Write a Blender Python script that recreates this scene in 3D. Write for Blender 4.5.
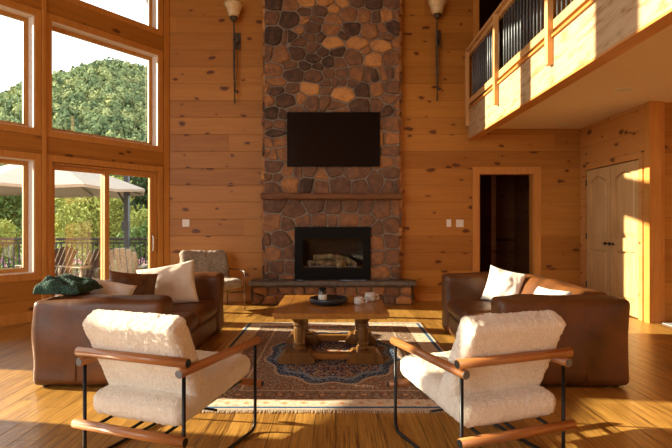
import bpy, bmesh, math, random
from mathutils import Vector, Matrix, noise, Euler
random.seed(7)
PI = math.pi
scn = bpy.context.scene
for o in list(bpy.data.objects): bpy.data.objects.remove(o)
C = scn.collection

# ------------------------------------------------------------ camera, sky, sun, exposure
cam_d = bpy.data.cameras.new('camera'); cam = bpy.data.objects.new('camera', cam_d); C.objects.link(cam)
cam_d.sensor_width = 36; cam_d.lens = 36*520/672; cam_d.clip_end = 900
cam.location = (0, 0, 1.23); cam.rotation_euler = (PI/2, 0, 0)
scn.camera = cam
w = bpy.data.worlds.new('sky'); scn.world = w; w.use_nodes = True
bg = w.node_tree.nodes['Background']
bg.inputs['Color'].default_value = (0.93, 0.97, 1.0, 1); bg.inputs['Strength'].default_value = 2.7
sd = bpy.data.lights.new('sun', 'SUN'); sun = bpy.data.objects.new('sun', sd); C.objects.link(sun)
sd.energy = 18.5; sd.color = (1.0, 0.83, 0.60); sd.angle = math.radians(0.6)
EL = math.radians(19.5); AZ = Vector((1, -0.16, 0)).normalized()
sun.rotation_euler = (AZ*math.cos(EL) + Vector((0, 0, -math.sin(EL)))).to_track_quat('-Z', 'Y').to_euler()
def area(name, loc, direction, sx, sy, power, col=(0.86, 0.92, 1.0)):
    d = bpy.data.lights.new(name, 'AREA'); d.shape = 'RECTANGLE'; d.size = sx; d.size_y = sy; d.energy = power; d.color = col
    o = bpy.data.objects.new(name, d); C.objects.link(o); o.location = loc
    o.rotation_euler = Vector(direction).to_track_quat('-Z', 'Z').to_euler(); return o
area('added_fill_rear_left', (-4.9, -3.7, 2.6), (0.25, 1, -0.12), 3.6, 4.0, 130, (1.0, 0.95, 0.86))  # added fill lamp by the unseen rear-left openings, brightens chair backs and foreground
scn.view_settings.view_transform = 'Standard'; scn.view_settings.look = 'None'
scn.view_settings.exposure = 0.12; scn.view_settings.gamma = 1; scn.view_settings.use_curve_mapping = False

# ------------------------------------------------------------ node helpers
class NT:
    def __init__(s, name):
        s.m = bpy.data.materials.new(name); s.m.use_nodes = True; s.t = s.m.node_tree
        s.b = s.t.nodes['Principled BSDF']; s.out = s.t.nodes['Material Output']
    def n(s, typ, **kw):
        nd = s.t.nodes.new(typ)
        for k, v in kw.items(): setattr(nd, k, v)
        return nd
    def put(s, sock, v):
        if isinstance(v, bpy.types.NodeSocket): s.t.links.new(v, sock)
        elif v is not None:
            if isinstance(v, (tuple, list)) and len(v) == 3 and sock.type == 'RGBA': v = (*v, 1)
            sock.default_value = v
    def math(s, op, a, b=None, c=None, clamp=False):
        nd = s.n('ShaderNodeMath', operation=op); nd.use_clamp = clamp
        for i, v in enumerate((a, b, c)):
            if v is not None: s.put(nd.inputs[i], v)
        return nd.outputs[0]
    def pos(s, obj=True):
        return s.n('ShaderNodeTexCoord').outputs['Object']
    def dot(s, a, vec):
        nd = s.n('ShaderNodeVectorMath', operation='DOT_PRODUCT'); s.put(nd.inputs[0], a); nd.inputs[1].default_value = vec
        return nd.outputs['Value']
    def comb(s, x, y, z=0.0):
        nd = s.n('ShaderNodeCombineXYZ')
        for i, v in enumerate((x, y, z)): s.put(nd.inputs[i], v)
        return nd.outputs[0]
    def noise(s, vec, scale=1.0, detail=4, rough=0.55, dist=0.0):
        nd = s.n('ShaderNodeTexNoise'); s.put(nd.inputs['Vector'], vec)
        nd.inputs['Scale'].default_value = scale; nd.inputs['Detail'].default_value = detail
        nd.inputs['Roughness'].default_value = rough; nd.inputs['Distortion'].default_value = dist
        return nd.outputs['Fac']
    def white(s, vec):
        nd = s.n('ShaderNodeTexWhiteNoise', noise_dimensions='3D'); s.put(nd.inputs['Vector'], vec); return nd.outputs['Value']
    def ramp(s, fac, stops):
        nd = s.n('ShaderNodeValToRGB'); e = nd.color_ramp.elements
        while len(e) < len(stops): e.new(0.5)
        for i, (p, c) in enumerate(stops): e[i].position = p; e[i].color = (*c, 1)
        s.put(nd.inputs[0], fac); return nd.outputs[0]
    def mix(s, fac, a, b, mode='MIX'):
        nd = s.n('ShaderNodeMix', data_type='RGBA', blend_type=mode)
        s.put(nd.inputs[0], fac); s.put(nd.inputs[6], a); s.put(nd.inputs[7], b); return nd.outputs[2]
    def mrange(s, v, a, b, c=0.0, d=1.0):
        nd = s.n('ShaderNodeMapRange'); s.put(nd.inputs[0], v)
        for i, x in enumerate((a, b, c, d)): nd.inputs[i+1].default_value = x
        return nd.outputs[0]
    def bump(s, h, strength=0.3, dist=0.01):
        nd = s.n('ShaderNodeBump'); nd.inputs['Strength'].default_value = strength; nd.inputs['Distance'].default_value = dist
        s.put(nd.inputs['Height'], h); s.t.links.new(nd.outputs[0], s.b.inputs['Normal'])
    def fin(s, col=None, rough=0.5, metal=0.0, spec=None, coat=None):
        s.put(s.b.inputs['Base Color'], col); s.put(s.b.inputs['Roughness'], rough); s.b.inputs['Metallic'].default_value = metal
        if spec is not None: s.b.inputs['Specular IOR Level'].default_value = spec
        if coat is not None: s.b.inputs['Coat Weight'].default_value = coat
        return s.m

def plank_mat(name, U, V, rh=0.27, cols=((0.44, 0.17, 0.035), (0.60, 0.27, 0.065)), knots=True, L=5.2, rough=0.42,
              kcol=(0.09, 0.025, 0.008), groove=0.5, off=0.0, spec=0.3, knot_r=0.19, grain=0.5):
    s = NT(name); p = s.pos(); u = s.dot(p, U); v = s.math('ADD', s.dot(p, V), off)
    vr = s.math('DIVIDE', v, rh); row = s.math('FLOOR', vr); fr = s.math('FRACT', vr)
    r1 = s.white(s.comb(row, 3.3)); us = s.math('ADD', u, s.math('MULTIPLY', r1, 11.0))
    seg = s.math('FLOOR', s.math('DIVIDE', us, L)); r2 = s.white(s.comb(row, seg, 7.1))
    g = s.noise(s.comb(s.math('MULTIPLY', us, 1.3), s.math('MULTIPLY', v, 26.0), s.math('MULTIPLY', r2, 9)), 1.0, 5, 0.6, 0.8)
    g2 = s.noise(s.comb(s.math('MULTIPLY', us, 0.6), s.math('MULTIPLY', v, 5.0), s.math('MULTIPLY', r2, 5)), 1.0, 2, 0.5, 1.5)
    f = s.math('ADD', s.math('MULTIPLY', g, grain), s.math('ADD', s.math('MULTIPLY', r2, 0.36), s.math('MULTIPLY', g2, 0.35)))
    f = s.math('SUBTRACT', f, 0.14)
    col = s.ramp(f, [(0.15, cols[0]), (0.85, cols[1])])
    if knots:
        vo = s.n('ShaderNodeTexVoronoi', voronoi_dimensions='2D'); vo.inputs['Scale'].default_value = 1.0
        wob = s.math('MULTIPLY', s.noise(p, 9, 2), 0.18)
        wob2 = s.math('MULTIPLY', s.noise(p, 5, 3), 0.5)
        s.put(vo.inputs['Vector'], s.comb(s.math('ADD', s.math('MULTIPLY', us, 2.3), wob2), s.math('ADD', s.math('MULTIPLY', v, 4.4), wob)))
        cr = s.white(vo.outputs['Color'])
        rad = s.math('MULTIPLY', s.math('SUBTRACT', cr, 0.25), knot_r)
        k = s.math('SUBTRACT', rad, s.math('MULTIPLY', vo.outputs['Distance'], 1.0))
        kk = s.mrange(k, -0.012, 0.012); halo = s.mrange(k, -0.10, 0.0)
        col = s.mix(s.math('MULTIPLY', halo, 0.35), col, (kcol[0]*2.2, kcol[1]*2.5, kcol[2]*2))
        col = s.mix(s.math('MULTIPLY', kk, 0.85), col, kcol)
    gm = s.math('MULTIPLY', s.math('MINIMUM', fr, s.math('SUBTRACT', 1.0, fr)), rh)
    gl = s.mrange(gm, 0.0, 0.006); 
    sg = s.math('FRACT', s.math('DIVIDE', us, L)); sl = s.mrange(s.math('MULTIPLY', sg, L), 0.0, 0.004)
    gl = s.math('MINIMUM', gl, sl)
    col = s.mix(s.math('MULTIPLY', s.math('SUBTRACT', 1.0, gl), groove), col, (0.10, 0.035, 0.01))
    s.bump(s.math('ADD', gl, s.math('MULTIPLY', g, 0.12)), 0.5, 0.006)
    return s.fin(col, s.mrange(g, 0, 1, rough-0.06, rough+0.12), spec=spec)

def wood_mat(name, c0, c1, axis='X', rough=0.4, scale=1.0, dist=1.0, coat=None, bmp=.25):
    s = NT(name); p = s.pos(); mp = s.n('ShaderNodeMapping')
    sc = {'X': (1.5, 22, 22), 'Y': (22, 1.5, 22), 'Z': (22, 22, 1.5)}[axis]
    mp.inputs['Scale'].default_value = tuple(k*scale for k in sc); s.put(mp.inputs[0], p)
    g = s.noise(mp.outputs[0], 1, 5, 0.6, dist); g2 = s.noise(p, 2.3, 2)
    f = s.math('ADD', s.math('MULTIPLY', g, 0.75), s.math('MULTIPLY', g2, 0.25))
    s.bump(g, bmp, 0.002)
    return s.fin(s.ramp(f, [(0.3, c0), (0.7, c1)]), s.mrange(g, 0, 1, rough-.05, rough+.15), coat=coat)

def plain(name, col, rough=0.5, metal=0.0, var=0.08, nscale=30, bump=0.0, spec=None, coat=None):
    s = NT(name); p = s.pos(); g = s.noise(p, nscale, 4)
    d = tuple(max(0, c*(1-var*2)) for c in col); l = tuple(min(1, c*(1+var)) for c in col)
    if bump: s.bump(g, bump, 0.01)
    return s.fin(s.ramp(g, [(0.3, d), (0.7, l)]), rough, metal, spec, coat)

UL = Vector((-0.5517, -0.8340, 0)); NO = Vector((-0.8340, 0.5517, 0))   # along the window wall; outwards
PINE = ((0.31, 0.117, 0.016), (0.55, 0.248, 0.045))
M = {}
M['pine_back'] = plank_mat('pine_back_wall', (1, 0, 0), (0, 0, 1), cols=PINE, off=0.04)
M['pine_left'] = plank_mat('pine_window_wall', tuple(UL), (0, 0, 1), cols=PINE)
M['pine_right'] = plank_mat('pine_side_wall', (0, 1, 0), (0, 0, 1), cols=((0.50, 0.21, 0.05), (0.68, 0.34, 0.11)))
M['pine_trim_z'] = wood_mat('pine_trim_vertical', (0.45, 0.18, 0.03), (0.63, 0.29, 0.065), 'Z')
M['pine_trim_x'] = wood_mat('pine_trim_horizontal', (0.45, 0.18, 0.03), (0.63, 0.29, 0.065), 'X')
M['pine_trim_y'] = wood_mat('pine_trim_lengthwise', (0.42, 0.15, 0.025), (0.62, 0.27, 0.06), 'Y')
M['pale_pine'] = wood_mat('pale_pine', (0.47, 0.27, 0.10), (0.70, 0.46, 0.21), 'Z')
M['jamb'] = plain('pale_painted_jamb', (0.90, 0.84, 0.76), 0.4, var=0.04)
M['ceiling'] = plain('plaster_ceiling', (0.78, 0.62, 0.42), 0.8, var=0.02)
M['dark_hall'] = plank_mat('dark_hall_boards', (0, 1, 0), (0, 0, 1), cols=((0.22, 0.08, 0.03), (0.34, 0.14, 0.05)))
M['black_metal'] = plain('black_metal', (0.012, 0.012, 0.013), 0.35, 0.6, 0.1)
M['steel'] = plain('brushed_steel', (0.55, 0.55, 0.55), 0.3, 1.0, 0.05)
M['umb_grey'] = plain('dull_grey_metal', (.16, .16, .16), .5, .5)
M['white_plastic'] = plain('white_plastic', (0.80, 0.76, 0.68), 0.4, var=0.02)

# ------------------------------------------------------------ mesh helpers
def link(name, bm, mat=None, parent=None, smooth=False, loc=None):
    me = bpy.data.meshes.new(name); bm.to_mesh(me); bm.free()
    if smooth:
        for p in me.polygons: p.use_smooth = True
    o = bpy.data.objects.new(name, me); C.objects.link(o)
    if mat:
        for m_ in (mat if isinstance(mat, (list, tuple)) else [mat]): me.materials.append(m_)
    if parent: o.parent = parent
    if loc is not None: o.location = loc
    return o
def thing(name, label, cat, loc=(0, 0, 0), rz=0, group=None):
    o = bpy.data.objects.new(name, None); C.objects.link(o); o.empty_display_size = 0.1
    o.location = loc; o.rotation_euler = (0, 0, rz); o['label'] = label; o['category'] = cat
    if group: o['group'] = group
    return o
def tag(o, label, cat, group=None, kind=None):
    o['label'] = label; o['category'] = cat
    if group: o['group'] = group
    if kind: o['kind'] = kind
    return o
def struct(name, bm, mat, parent=None, smooth=False):
    o = link(name, bm, mat, parent, smooth)
    if not parent: o['kind'] = 'structure'
    return o
def BM(): return bmesh.new()
def bx(bm, x0, x1, y0, y1, z0, z1, mat=None, mi=0, bev=0.0):
    r = bmesh.ops.create_cube(bm, size=1)['verts']
    for v in r:
        v.co = Vector((x0 + (v.co.x+.5)*(x1-x0), y0 + (v.co.y+.5)*(y1-y0), z0 + (v.co.z+.5)*(z1-z0)))
    if bev:
        es = list({e for v in r for e in v.link_edges})
        q = bmesh.ops.bevel(bm, geom=es, offset=bev, segments=2, affect='EDGES', profile=0.6)
        r = list({v for f in q['faces'] for v in f.verts} | {v for v in r if v.is_valid})
    if mat is not None:
        for v in r: v.co = mat @ v.co
    if mi:
        for f in {f for v in r for f in v.link_faces}: f.material_index = mi
    return r
def tube(bm, pts, r, seg=10, caps=True, closed=False):
    pts = [Vector(p) for p in pts]; n = len(pts); rings = []
    rad = r if isinstance(r, (list, tuple)) else [r]*n
    up = None
    for i in range(n):
        a = pts[i-1] if (i > 0 or closed) else pts[i]; b = pts[(i+1) % n] if (i < n-1 or closed) else pts[i]
        t = (b-a).normalized()
        if up is None:
            up = t.orthogonal().normalized()
        up = (up - t*up.dot(t)); up = up.normalized() if up.length > 1e-6 else t.orthogonal().normalized()
        s = t.cross(up)
        rings.append([bm.verts.new(pts[i] + (up*math.cos(k*2*PI/seg) + s*math.sin(k*2*PI/seg))*rad[i]) for k in range(seg)])
    for i in range(n if closed else n-1):
        A, B = rings[i], rings[(i+1) % n]
        for k in range(seg): bm.faces.new((A[k], A[(k+1) % seg], B[(k+1) % seg], B[k]))
    if caps and not closed:
        bm.faces.new(rings[0][::-1]); bm.faces.new(rings[-1])
def lathe(bm, prof, c=(0, 0, 0), seg=24, cap=True, sq=None):
    rings = []
    for r, z in prof:
        ring = []
        for k in range(seg):
            a = (k+.5)*2*PI/seg
            ring.append(bm.verts.new((c[0]+r*math.cos(a), c[1]+r*math.sin(a), c[2]+z)))
        rings.append(ring)
    for A, B in zip(rings, rings[1:]):
        for k in range(seg): bm.faces.new((A[k], A[(k+1) % seg], B[(k+1) % seg], B[k]))
    if cap: bm.faces.new(rings[0][::-1]); bm.faces.new(rings[-1])
def prism(bm, poly, axis, a, b):
    def P(u, v, w_):
        return {'x': (w_, u, v), 'y': (u, w_, v), 'z': (u, v, w_)}[axis]
    A = [bm.verts.new(P(u, v, a)) for u, v in poly]; B = [bm.verts.new(P(u, v, b)) for u, v in poly]
    bm.faces.new(A[::-1]); bm.faces.new(B)
    for i in range(len(poly)):
        j = (i+1) % len(poly); bm.faces.new((A[i], A[j], B[j], B[i]))
def fixn(bm): bmesh.ops.recalc_face_normals(bm, faces=bm.faces[:])
def fil(pts, r=0.05, n=5):
    pts = [Vector(p) for p in pts]; out = [pts[0]]
    for a, b, c in zip(pts, pts[1:], pts[2:]):
        d1 = (a-b); d2 = (c-b); q = min(r, d1.length*.45, d2.length*.45)
        p0 = b+d1.normalized()*q; p1 = b+d2.normalized()*q
        for k in range(n+1):
            t = k/n; out.append(p0*(1-t)**2 + b*2*t*(1-t) + p1*t*t)
    out.append(pts[-1]); return out
def soft_box(bm, x0, x1, y0, y1, z0, z1, r=0.06, step=0.04, puff=(0, 0, 0), nz=0.0, nsc=3.0, seed=0, mat=None, fine=0.0, fsc=40, skew=None):
    c = Vector(((x0+x1)/2, (y0+y1)/2, (z0+z1)/2)); h = Vector(((x1-x0)/2, (y1-y0)/2, (z1-z0)/2))
    N = [max(2, int(2*h[i]/step)) for i in range(3)]
    r = min(r, *(0.98*k for k in h)); cache = {}
    def vert(q):
        key = tuple(round(k, 5) for k in q)
        if key in cache: return cache[key]
        inner = Vector([max(-(h[i]-r), min(h[i]-r, q[i])) for i in range(3)])
        d = q-inner; d = d.normalized() if d.length > 1e-9 else Vector((0, 0, 1))
        p = inner + d*r
        nrm = [q[i]/h[i] for i in range(3)]
        for i in range(3):
            j, k = (i+1) % 3, (i+2) % 3
            p[i] += math.copysign(1, nrm[i])*abs(nrm[i])**3*puff[i]*(1-nrm[j]**2)*(1-nrm[k]**2)
        if nz: p += d*nz*noise.noise((p+c)*nsc+Vector((seed*7.1, 0, 0)))
        if fine:
            f1 = noise.noise((p+c)*fsc+Vector((seed, 3, 1))); f2 = noise.noise((p+c)*fsc*2.1)
            p += d*fine*(f1+0.6*f2)
        p = p+c
        if skew: p = skew(p)
        if mat is not None: p = mat @ p
        v = bm.verts.new(p); cache[key] = v; return v
    for ax in range(3):
        j, k = (ax+1) % 3, (ax+2) % 3
        for sg in (-1, 1):
            for a in range(N[j]):
                for b in range(N[k]):
                    vs = []
                    for (da, db) in ((0, 0), (1, 0), (1, 1), (0, 1)):
                        q = [0, 0, 0]; q[ax] = sg*h[ax]; q[j] = -h[j]+2*h[j]*(a+da)/N[j]; q[k] = -h[k]+2*h[k]*(b+db)/N[k]
                        vs.append(vert(Vector(q)))
                    if sg < 0: vs.reverse()
                    try: bm.faces.new(vs)
                    except ValueError: pass
def pillow_bm(w_, h_, t_, seed=0, n=26, slump=0.0):
    bm = BM(); g = {}
    for s in (1, -1):
        for i in range(n+1):
            for j in range(n+1):
                u = -1+2*i/n; v = -1+2*j/n; edge = i in (0, n) or j in (0, n)
                if s < 0 and edge: g[(s, i, j)] = g[(1, i, j)]; continue
                k = max(0, (1-u*u)*(1-v*v)); pin = 0.085
                x = u*w_/2*(1-pin*(1-v*v)*abs(u)**4); y = v*h_/2*(1-pin*(1-u*u)*abs(v)**4)
                z = s*t_/2*(k**0.42)
                wr = noise.noise(Vector((u*2.2+seed*3.7, v*2.2, s*1.3)))*0.022 + noise.noise(Vector((u*6+seed, v*6, s*2.1)))*0.006
                z += wr*min(1, k*4)
                y2 = y - slump*(1-abs(v))*0
                g[(s, i, j)] = bm.verts.new((x, y2, z))
    for s in (1, -1):
        for i in range(n):
            for j in range(n):
                f = [g[(s, i, j)], g[(s, i+1, j)], g[(s, i+1, j+1)], g[(s, i, j+1)]]
                if s < 0: f.reverse()
                bm.faces.new(f)
    return bm

# ------------------------------------------------------------ setting: floor
def floor_mat():
    s = NT('bamboo_floor'); p = s.pos(); u = s.dot(p, (0, 1, 0)); v = s.dot(p, (1, 0, 0)); rh = 0.13
    vr = s.math('DIVIDE', v, rh); row = s.math('FLOOR', vr); fr = s.math('FRACT', vr)
    r1 = s.white(s.comb(row, 3.3)); us = s.math('ADD', u, s.math('MULTIPLY', r1, 11.0)); L = 1.8
    seg = s.math('FLOOR', s.math('DIVIDE', us, L)); r2 = s.white(s.comb(row, seg, 7.1))
    g = s.noise(s.comb(s.math('MULTIPLY', us, 3.2), s.math('MULTIPLY', v, 95.0), s.math('MULTIPLY', r2, 9)), 1.0, 4, 0.65, 0.3)
    g2 = s.noise(s.comb(s.math('MULTIPLY', us, 1.0), s.math('MULTIPLY', v, 30.0), s.math('MULTIPLY', r2, 5)), 1.0, 2, 0.5)
    f = s.math('ADD', s.math('MULTIPLY', g, 1.05), s.math('ADD', s.math('MULTIPLY', r2, 0.16), s.math('MULTIPLY', g2, 0.25)))
    f = s.math('SUBTRACT', f, 0.25)
    col = s.ramp(f, [(0.24, (0.085, 0.034, 0.008)), (0.44, (0.36, 0.18, 0.035)), (0.80, (0.64, 0.37, 0.09))])
    gm = s.math('MULTIPLY', s.math('MINIMUM', fr, s.math('SUBTRACT', 1.0, fr)), rh); gl = s.mrange(gm, 0.0, 0.0045)
    sl = s.mrange(s.math('MULTIPLY', s.math('FRACT', s.math('DIVIDE', us, L)), L), 0.0, 0.004); gl = s.math('MINIMUM', gl, sl)
    col = s.mix(s.math('MULTIPLY', s.math('SUBTRACT', 1.0, gl), 0.85), col, (0.03, 0.012, 0.004))
    s.bump(s.math('ADD', gl, s.math('MULTIPLY', g, 0.10)), 0.35, 0.003)
    return s.fin(col, s.mrange(g, 0, 1, 0.24, 0.40), spec=0.5)
M['floor'] = floor_mat()
CR = Vector((-2.68, 8.3, 0)); SEND = 7.8
def LW(s, d, h): q = CR + UL*s + NO*d; return Vector((q.x, q.y, h))
E = LW(SEND, 0, 0)
bm = BM()
prism(bm, [(-2.95, 8.75), (E.x-.1, E.y), (-7.1, -4.0), (7.1, -4.0), (7.1, 8.75)], 'z', -0.12, 0.0)
fixn(bm); struct('floor', bm, M['floor'])

# window wall (left)
ML = Matrix(((UL.x, NO.x, 0, CR.x), (UL.y, NO.y, 0, CR.y), (0, 0, 1, 0), (0, 0, 0, 1)))
BAYS = [(0.19, 1.85, True), (2.06, 3.71, False), (4.24, 5.50, False), (5.75, 7.35, False)]
HL = (0.61, 2.04); HM = (2.44, 3.87); HT = (4.27, 5.75); RH = 6.2; TH = 0.22
bm = BM(); cur = -0.05
for (a, b, door) in BAYS:
    bx(bm, cur, a, 0, TH, 0, RH, ML)
    z = 0.0
    for (h0, h1) in ((0.06 if door else HL[0], HL[1]), HM, HT):
        bx(bm, a, b, 0, TH, z, h0, ML); z = h1
    bx(bm, a, b, 0, TH, z, RH, ML); cur = b
bx(bm, cur, SEND, 0, TH, 0, RH, ML)
struct('wall_left', bm, M['pine_left'])
def timber_mat(nm, U):
    s = NT(nm); p = s.pos(); u = s.dot(p, U); z = s.dot(p, (0, 0, 1)); return s, p, u, z
M['glass'] = None
def glass(name, k=1.0, tint=(0.96, 0.98, 0.97)):
    s = NT(name); s.t.nodes.remove(s.b)
    tr = s.n('ShaderNodeBsdfTransparent'); tr.inputs[0].default_value = (*tint, 1)
    gl = s.n('ShaderNodeBsdfGlossy'); gl.inputs['Roughness'].default_value = 0.02
    fr = s.n('ShaderNodeFresnel'); fr.inputs[0].default_value = 1.5
    mx = s.n('ShaderNodeMixShader'); s.t.links.new(fr.outputs[0], mx.inputs[0]); s.t.links.new(tr.outputs[0], mx.inputs[1]); s.t.links.new(gl.outputs[0], mx.inputs[2])
    s.t.links.new(mx.outputs[0], s.out.inputs['Surface'])
    if k < 1: s.t.links.new(s.math('MULTIPLY', fr.outputs[0], k), mx.inputs[0])
    return s.m
M['glass'] = glass('window_glass')
def window(idx, a, b, h0, h1, Mt, fw=0.048, door=False, mats=None):
    fr = BM()
    d0, d1 = 0.13, 0.18
    for (p, q, r_, t) in ((a+.005, a+fw, h0+.005, h1-.005), (b-fw, b-.005, h0+.005, h1-.005), (a+fw, b-fw, h0+.005, h0+fw), (a+fw, b-fw, h1-fw, h1-.005)):
        bx(fr, p, q, d0, d1, r_, t, Mt)
    o = struct('window_%d' % idx, fr, mats or M['pine_trim_z'])
    st = BM()      # pale inner stop bead all round
    e = fw+.018
    for (p, q, r_, t) in ((a+fw, a+e, h0+fw, h1-fw), (b-e, b-fw, h0+fw, h1-fw), (a+e, b-e, h0+fw, h0+e), (a+e, b-e, h1-e, h1-fw)):
        bx(st, p, q, d0+.012, d1-.012, r_, t, Mt)
    link('glazing_bead', st, M['pale_pine'], o)
    g = BM(); bx(g, a+fw+.004, b-fw-.004, 0.152, 0.158, h0+fw+.004, h1-fw-.004, Mt); link('pane', g, M['glass'], o)
    jm = BM()      # thin pale jamb liner on the outer half of the reveal
    for (p, q, r_, t) in ((a, a+.012, h0, h1), (b-.012, b, h0, h1)):
        bx(jm, p, q, 0.003, d0-.002, r_, t, Mt); bx(jm, p, q, d1+.002, TH+.02, r_, t, Mt)
    for (r_, t) in ((h0, h0+.012), (h1-.012, h1)):
        bx(jm, a+.012, b-.012, 0.003, d0-.002, r_, t, Mt); bx(jm, a+.012, b-.012, d1+.002, TH+.02, r_, t, Mt)
    link('jamb_liner', jm, M['jamb'], o)
    return o
wi = 1; ti = 1
for (a, b, door) in BAYS:
    for (h0, h1) in (HL, HM, HT):
        if door and h0 == HL[0]: continue
        window(wi, a, b, h0, h1, ML); wi += 1
# casings (interior trim)
def casing(a, b, h0, h1, Mt, cw=0.085, bottom=True, dd=0.022):
    global ti
    t = BM(); z0 = h0-cw if bottom else 0.0
    bx(t, a-min(cw, .075), a, -dd, 0.0, z0, h1+cw, Mt); bx(t, b, b+.075, -dd, 0.0, z0, h1+cw, Mt)
    bx(t, a, b, -dd, 0.0, h1, h1+cw, Mt)
    if bottom: bx(t, a, b, -dd, 0.0, h0-cw, h0, Mt)
    struct('trim_%d' % ti, t, M['pine_trim_z']); ti += 1
for (a, b, door) in BAYS:
    casing(a, b, 0.06 if door else HL[0], HL[1], ML, bottom=not door)
    casing(a, b, HM[0], HM[1], ML); casing(a, b, HT[0], HT[1], ML)
t = BM(); bx(t, 0.0, 0.095, -0.03, 0.0, 0, RH, ML); struct('trim_%d' % ti, t, M['pine_trim_z']); ti += 1
t = BM()
for (a, b) in ((1.93, 1.98), (3.80, 4.15), (5.59, 5.66)): bx(t, a, b, -0.045, -.0, 0, RH, ML, bev=0.006)
struct('trim_%d' % ti, t, M['pine_trim_z']); ti += 1
t = BM()
bx(t, 0.1, SEND, -0.024, 0.0, 3.96, 4.18, ML); bx(t, 0.1, SEND, -0.024, 0.0, 2.13, 2.35, ML)
struct('trim_%d' % ti, t, M['pine_left']); ti += 1
t = BM(); bx(t, 2.0, SEND, -0.02, 0.0, 0, 0.13, ML); struct('baseboard_left', t, M['pine_trim_z'])

# sliding door
fr = BM(); a, b, h0, h1 = 0.19, 1.85, 0.0, 2.04
for (p, q, r_, t_) in ((a+.005, a+.045, h0+.005, h1-.005), (b-.025, b-.005, h0+.005, h1-.005), (a+.045, b-.025, h1-.03, h1-.005)):
    bx(fr, p, q, 0.03, 0.17, r_, t_, ML)
bx(fr, a+.05, b-.05, .03, .17, .061, .075, ML)
door = struct('door_1', fr, M['pine_trim_z'])
def sash(p, q, d0):
    s_ = BM(); f = 0.07
    for (x0, x1, z0, z1) in ((p, p+f, .08, 2.005), (q-f, q, .08, 2.005), (p+f, q-f, .08, .20), (p+f, q-f, 1.95, 2.005)):
        bx(s_, x0, x1, d0, d0+.045, z0, z1, ML)
    o = link('sash', s_, M['pine_trim_z'], door)
    g = BM(); bx(g, p+f, q-f, d0+.02, d0+.026, .20, 1.95, ML); link('pane', g, M['glass'], o)
sash(0.24, 1.07, 0.04); sash(1.00, 1.823, 0.095)
h = BM(); tube(h, fil([LW(.285, .04, .80), LW(.285, -.01, .82), LW(.285, -.01, 1.04), LW(.285, .04, 1.06)], .03), .009, 8)
link('door_handle', h, M['steel'], door, True)

# back wall
YB = 8.3
bm = BM()
bx(bm, -2.75, -1.0, YB, YB+.15, 0, RH); bx(bm, 0.9, 2.28, YB, YB+.15, 0, RH)
bx(bm, 2.28, 3.16, YB, YB+.15, 2.044, 2.97); bx(bm, 3.16, 4.6, YB, YB+.15, 0, 2.97)
bx(bm, 3.3, 7.0, YB, YB+.15, 2.97, RH); bx(bm, 2.28, 3.3, YB, YB+.15, 5.1, RH)
struct('wall_back', bm, M['pine_back'])
t = BM()
bx(t, 2.175, 2.28, YB-.022, YB, 0, 2.14); bx(t, 3.16, 3.265, YB-.022, YB, 0, 2.14); bx(t, 2.28, 3.16, YB-.022, YB, 2.044, 2.14)
bx(t, 2.28, 2.298, YB, YB+.15, 0, 2.044); bx(t, 3.142, 3.16, YB, YB+.15, 0, 2.044); bx(t, 2.298, 3.142, YB, YB+.15, 2.026, 2.044)
struct('trim_%d' % ti, t, M['pine_trim_z']); ti += 1
t = BM(); bx(t, 2.19, 2.28, YB-.022, YB, 2.95, RH); struct('trim_%d' % ti, t, M['pine_trim_z']); ti += 1
t = BM(); bx(t, -2.6, -1.35, YB-.018, YB, 0, .11); bx(t, 1.25, 2.17, YB-.018, YB, 0, .11); bx(t, 3.27, 3.89, YB-.018, YB, 0, .11)
struct('baseboard_back', t, M['pine_trim_x'])
# hall behind the doorway and the loft passage
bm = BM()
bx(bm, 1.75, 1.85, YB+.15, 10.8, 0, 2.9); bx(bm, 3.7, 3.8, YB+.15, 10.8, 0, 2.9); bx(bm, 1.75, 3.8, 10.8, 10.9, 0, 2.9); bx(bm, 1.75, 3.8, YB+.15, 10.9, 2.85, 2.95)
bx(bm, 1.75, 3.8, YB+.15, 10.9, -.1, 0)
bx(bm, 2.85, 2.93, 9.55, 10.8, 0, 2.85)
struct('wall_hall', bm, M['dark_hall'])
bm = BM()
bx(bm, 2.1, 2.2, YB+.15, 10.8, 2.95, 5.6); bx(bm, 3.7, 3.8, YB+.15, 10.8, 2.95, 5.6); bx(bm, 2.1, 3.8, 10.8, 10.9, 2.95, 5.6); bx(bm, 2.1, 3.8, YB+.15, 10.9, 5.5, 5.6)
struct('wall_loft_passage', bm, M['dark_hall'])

# closet wall, facing wall, far right wall, rear wall, ceiling
XC = 3.9
bm = BM()
bx(bm, XC, XC+.12, 6.46, 6.66, 0, 2.75); bx(bm, XC, XC+.12, 8.13, YB, 0, 2.75); bx(bm, XC, XC+.12, 6.66, 8.13, 2.07, 2.75)
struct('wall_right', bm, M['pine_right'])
bm = BM(); bx(bm, XC+.12, 7.0, 6.50, 6.62, 0, 2.75); struct('wall_right_front', bm, M['pine_back'])
t = BM(); bx(t, XC-.02, XC+.13, 6.435, 6.46, 0, 2.75); bx(t, XC-.02, XC, 6.46, 6.54, 0, 2.75); bx(t, XC+.13, XC+.19, 6.47, 6.50, 0, 2.75)
struct('trim_%d' % ti, t, M['pine_trim_z']); ti += 1
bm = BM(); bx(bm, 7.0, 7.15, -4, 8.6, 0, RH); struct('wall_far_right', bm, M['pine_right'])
bm = BM(); Ry = -4.0
bx(bm, -7.1, -2.9, Ry-.15, Ry, 0, .4); bx(bm, -7.1, -2.9, Ry-.15, Ry, 4.9, RH); bx(bm, -2.9, 7.1, Ry-.15, Ry, 0, 1.0); bx(bm, -2.9, 7.1, Ry-.15, Ry, 2.3, RH)
for (x0, x1) in ((-7.1, -6.9), (-5.0, -4.8)): bx(bm, x0, x1, Ry-.15, Ry, .4, 4.9)
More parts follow.
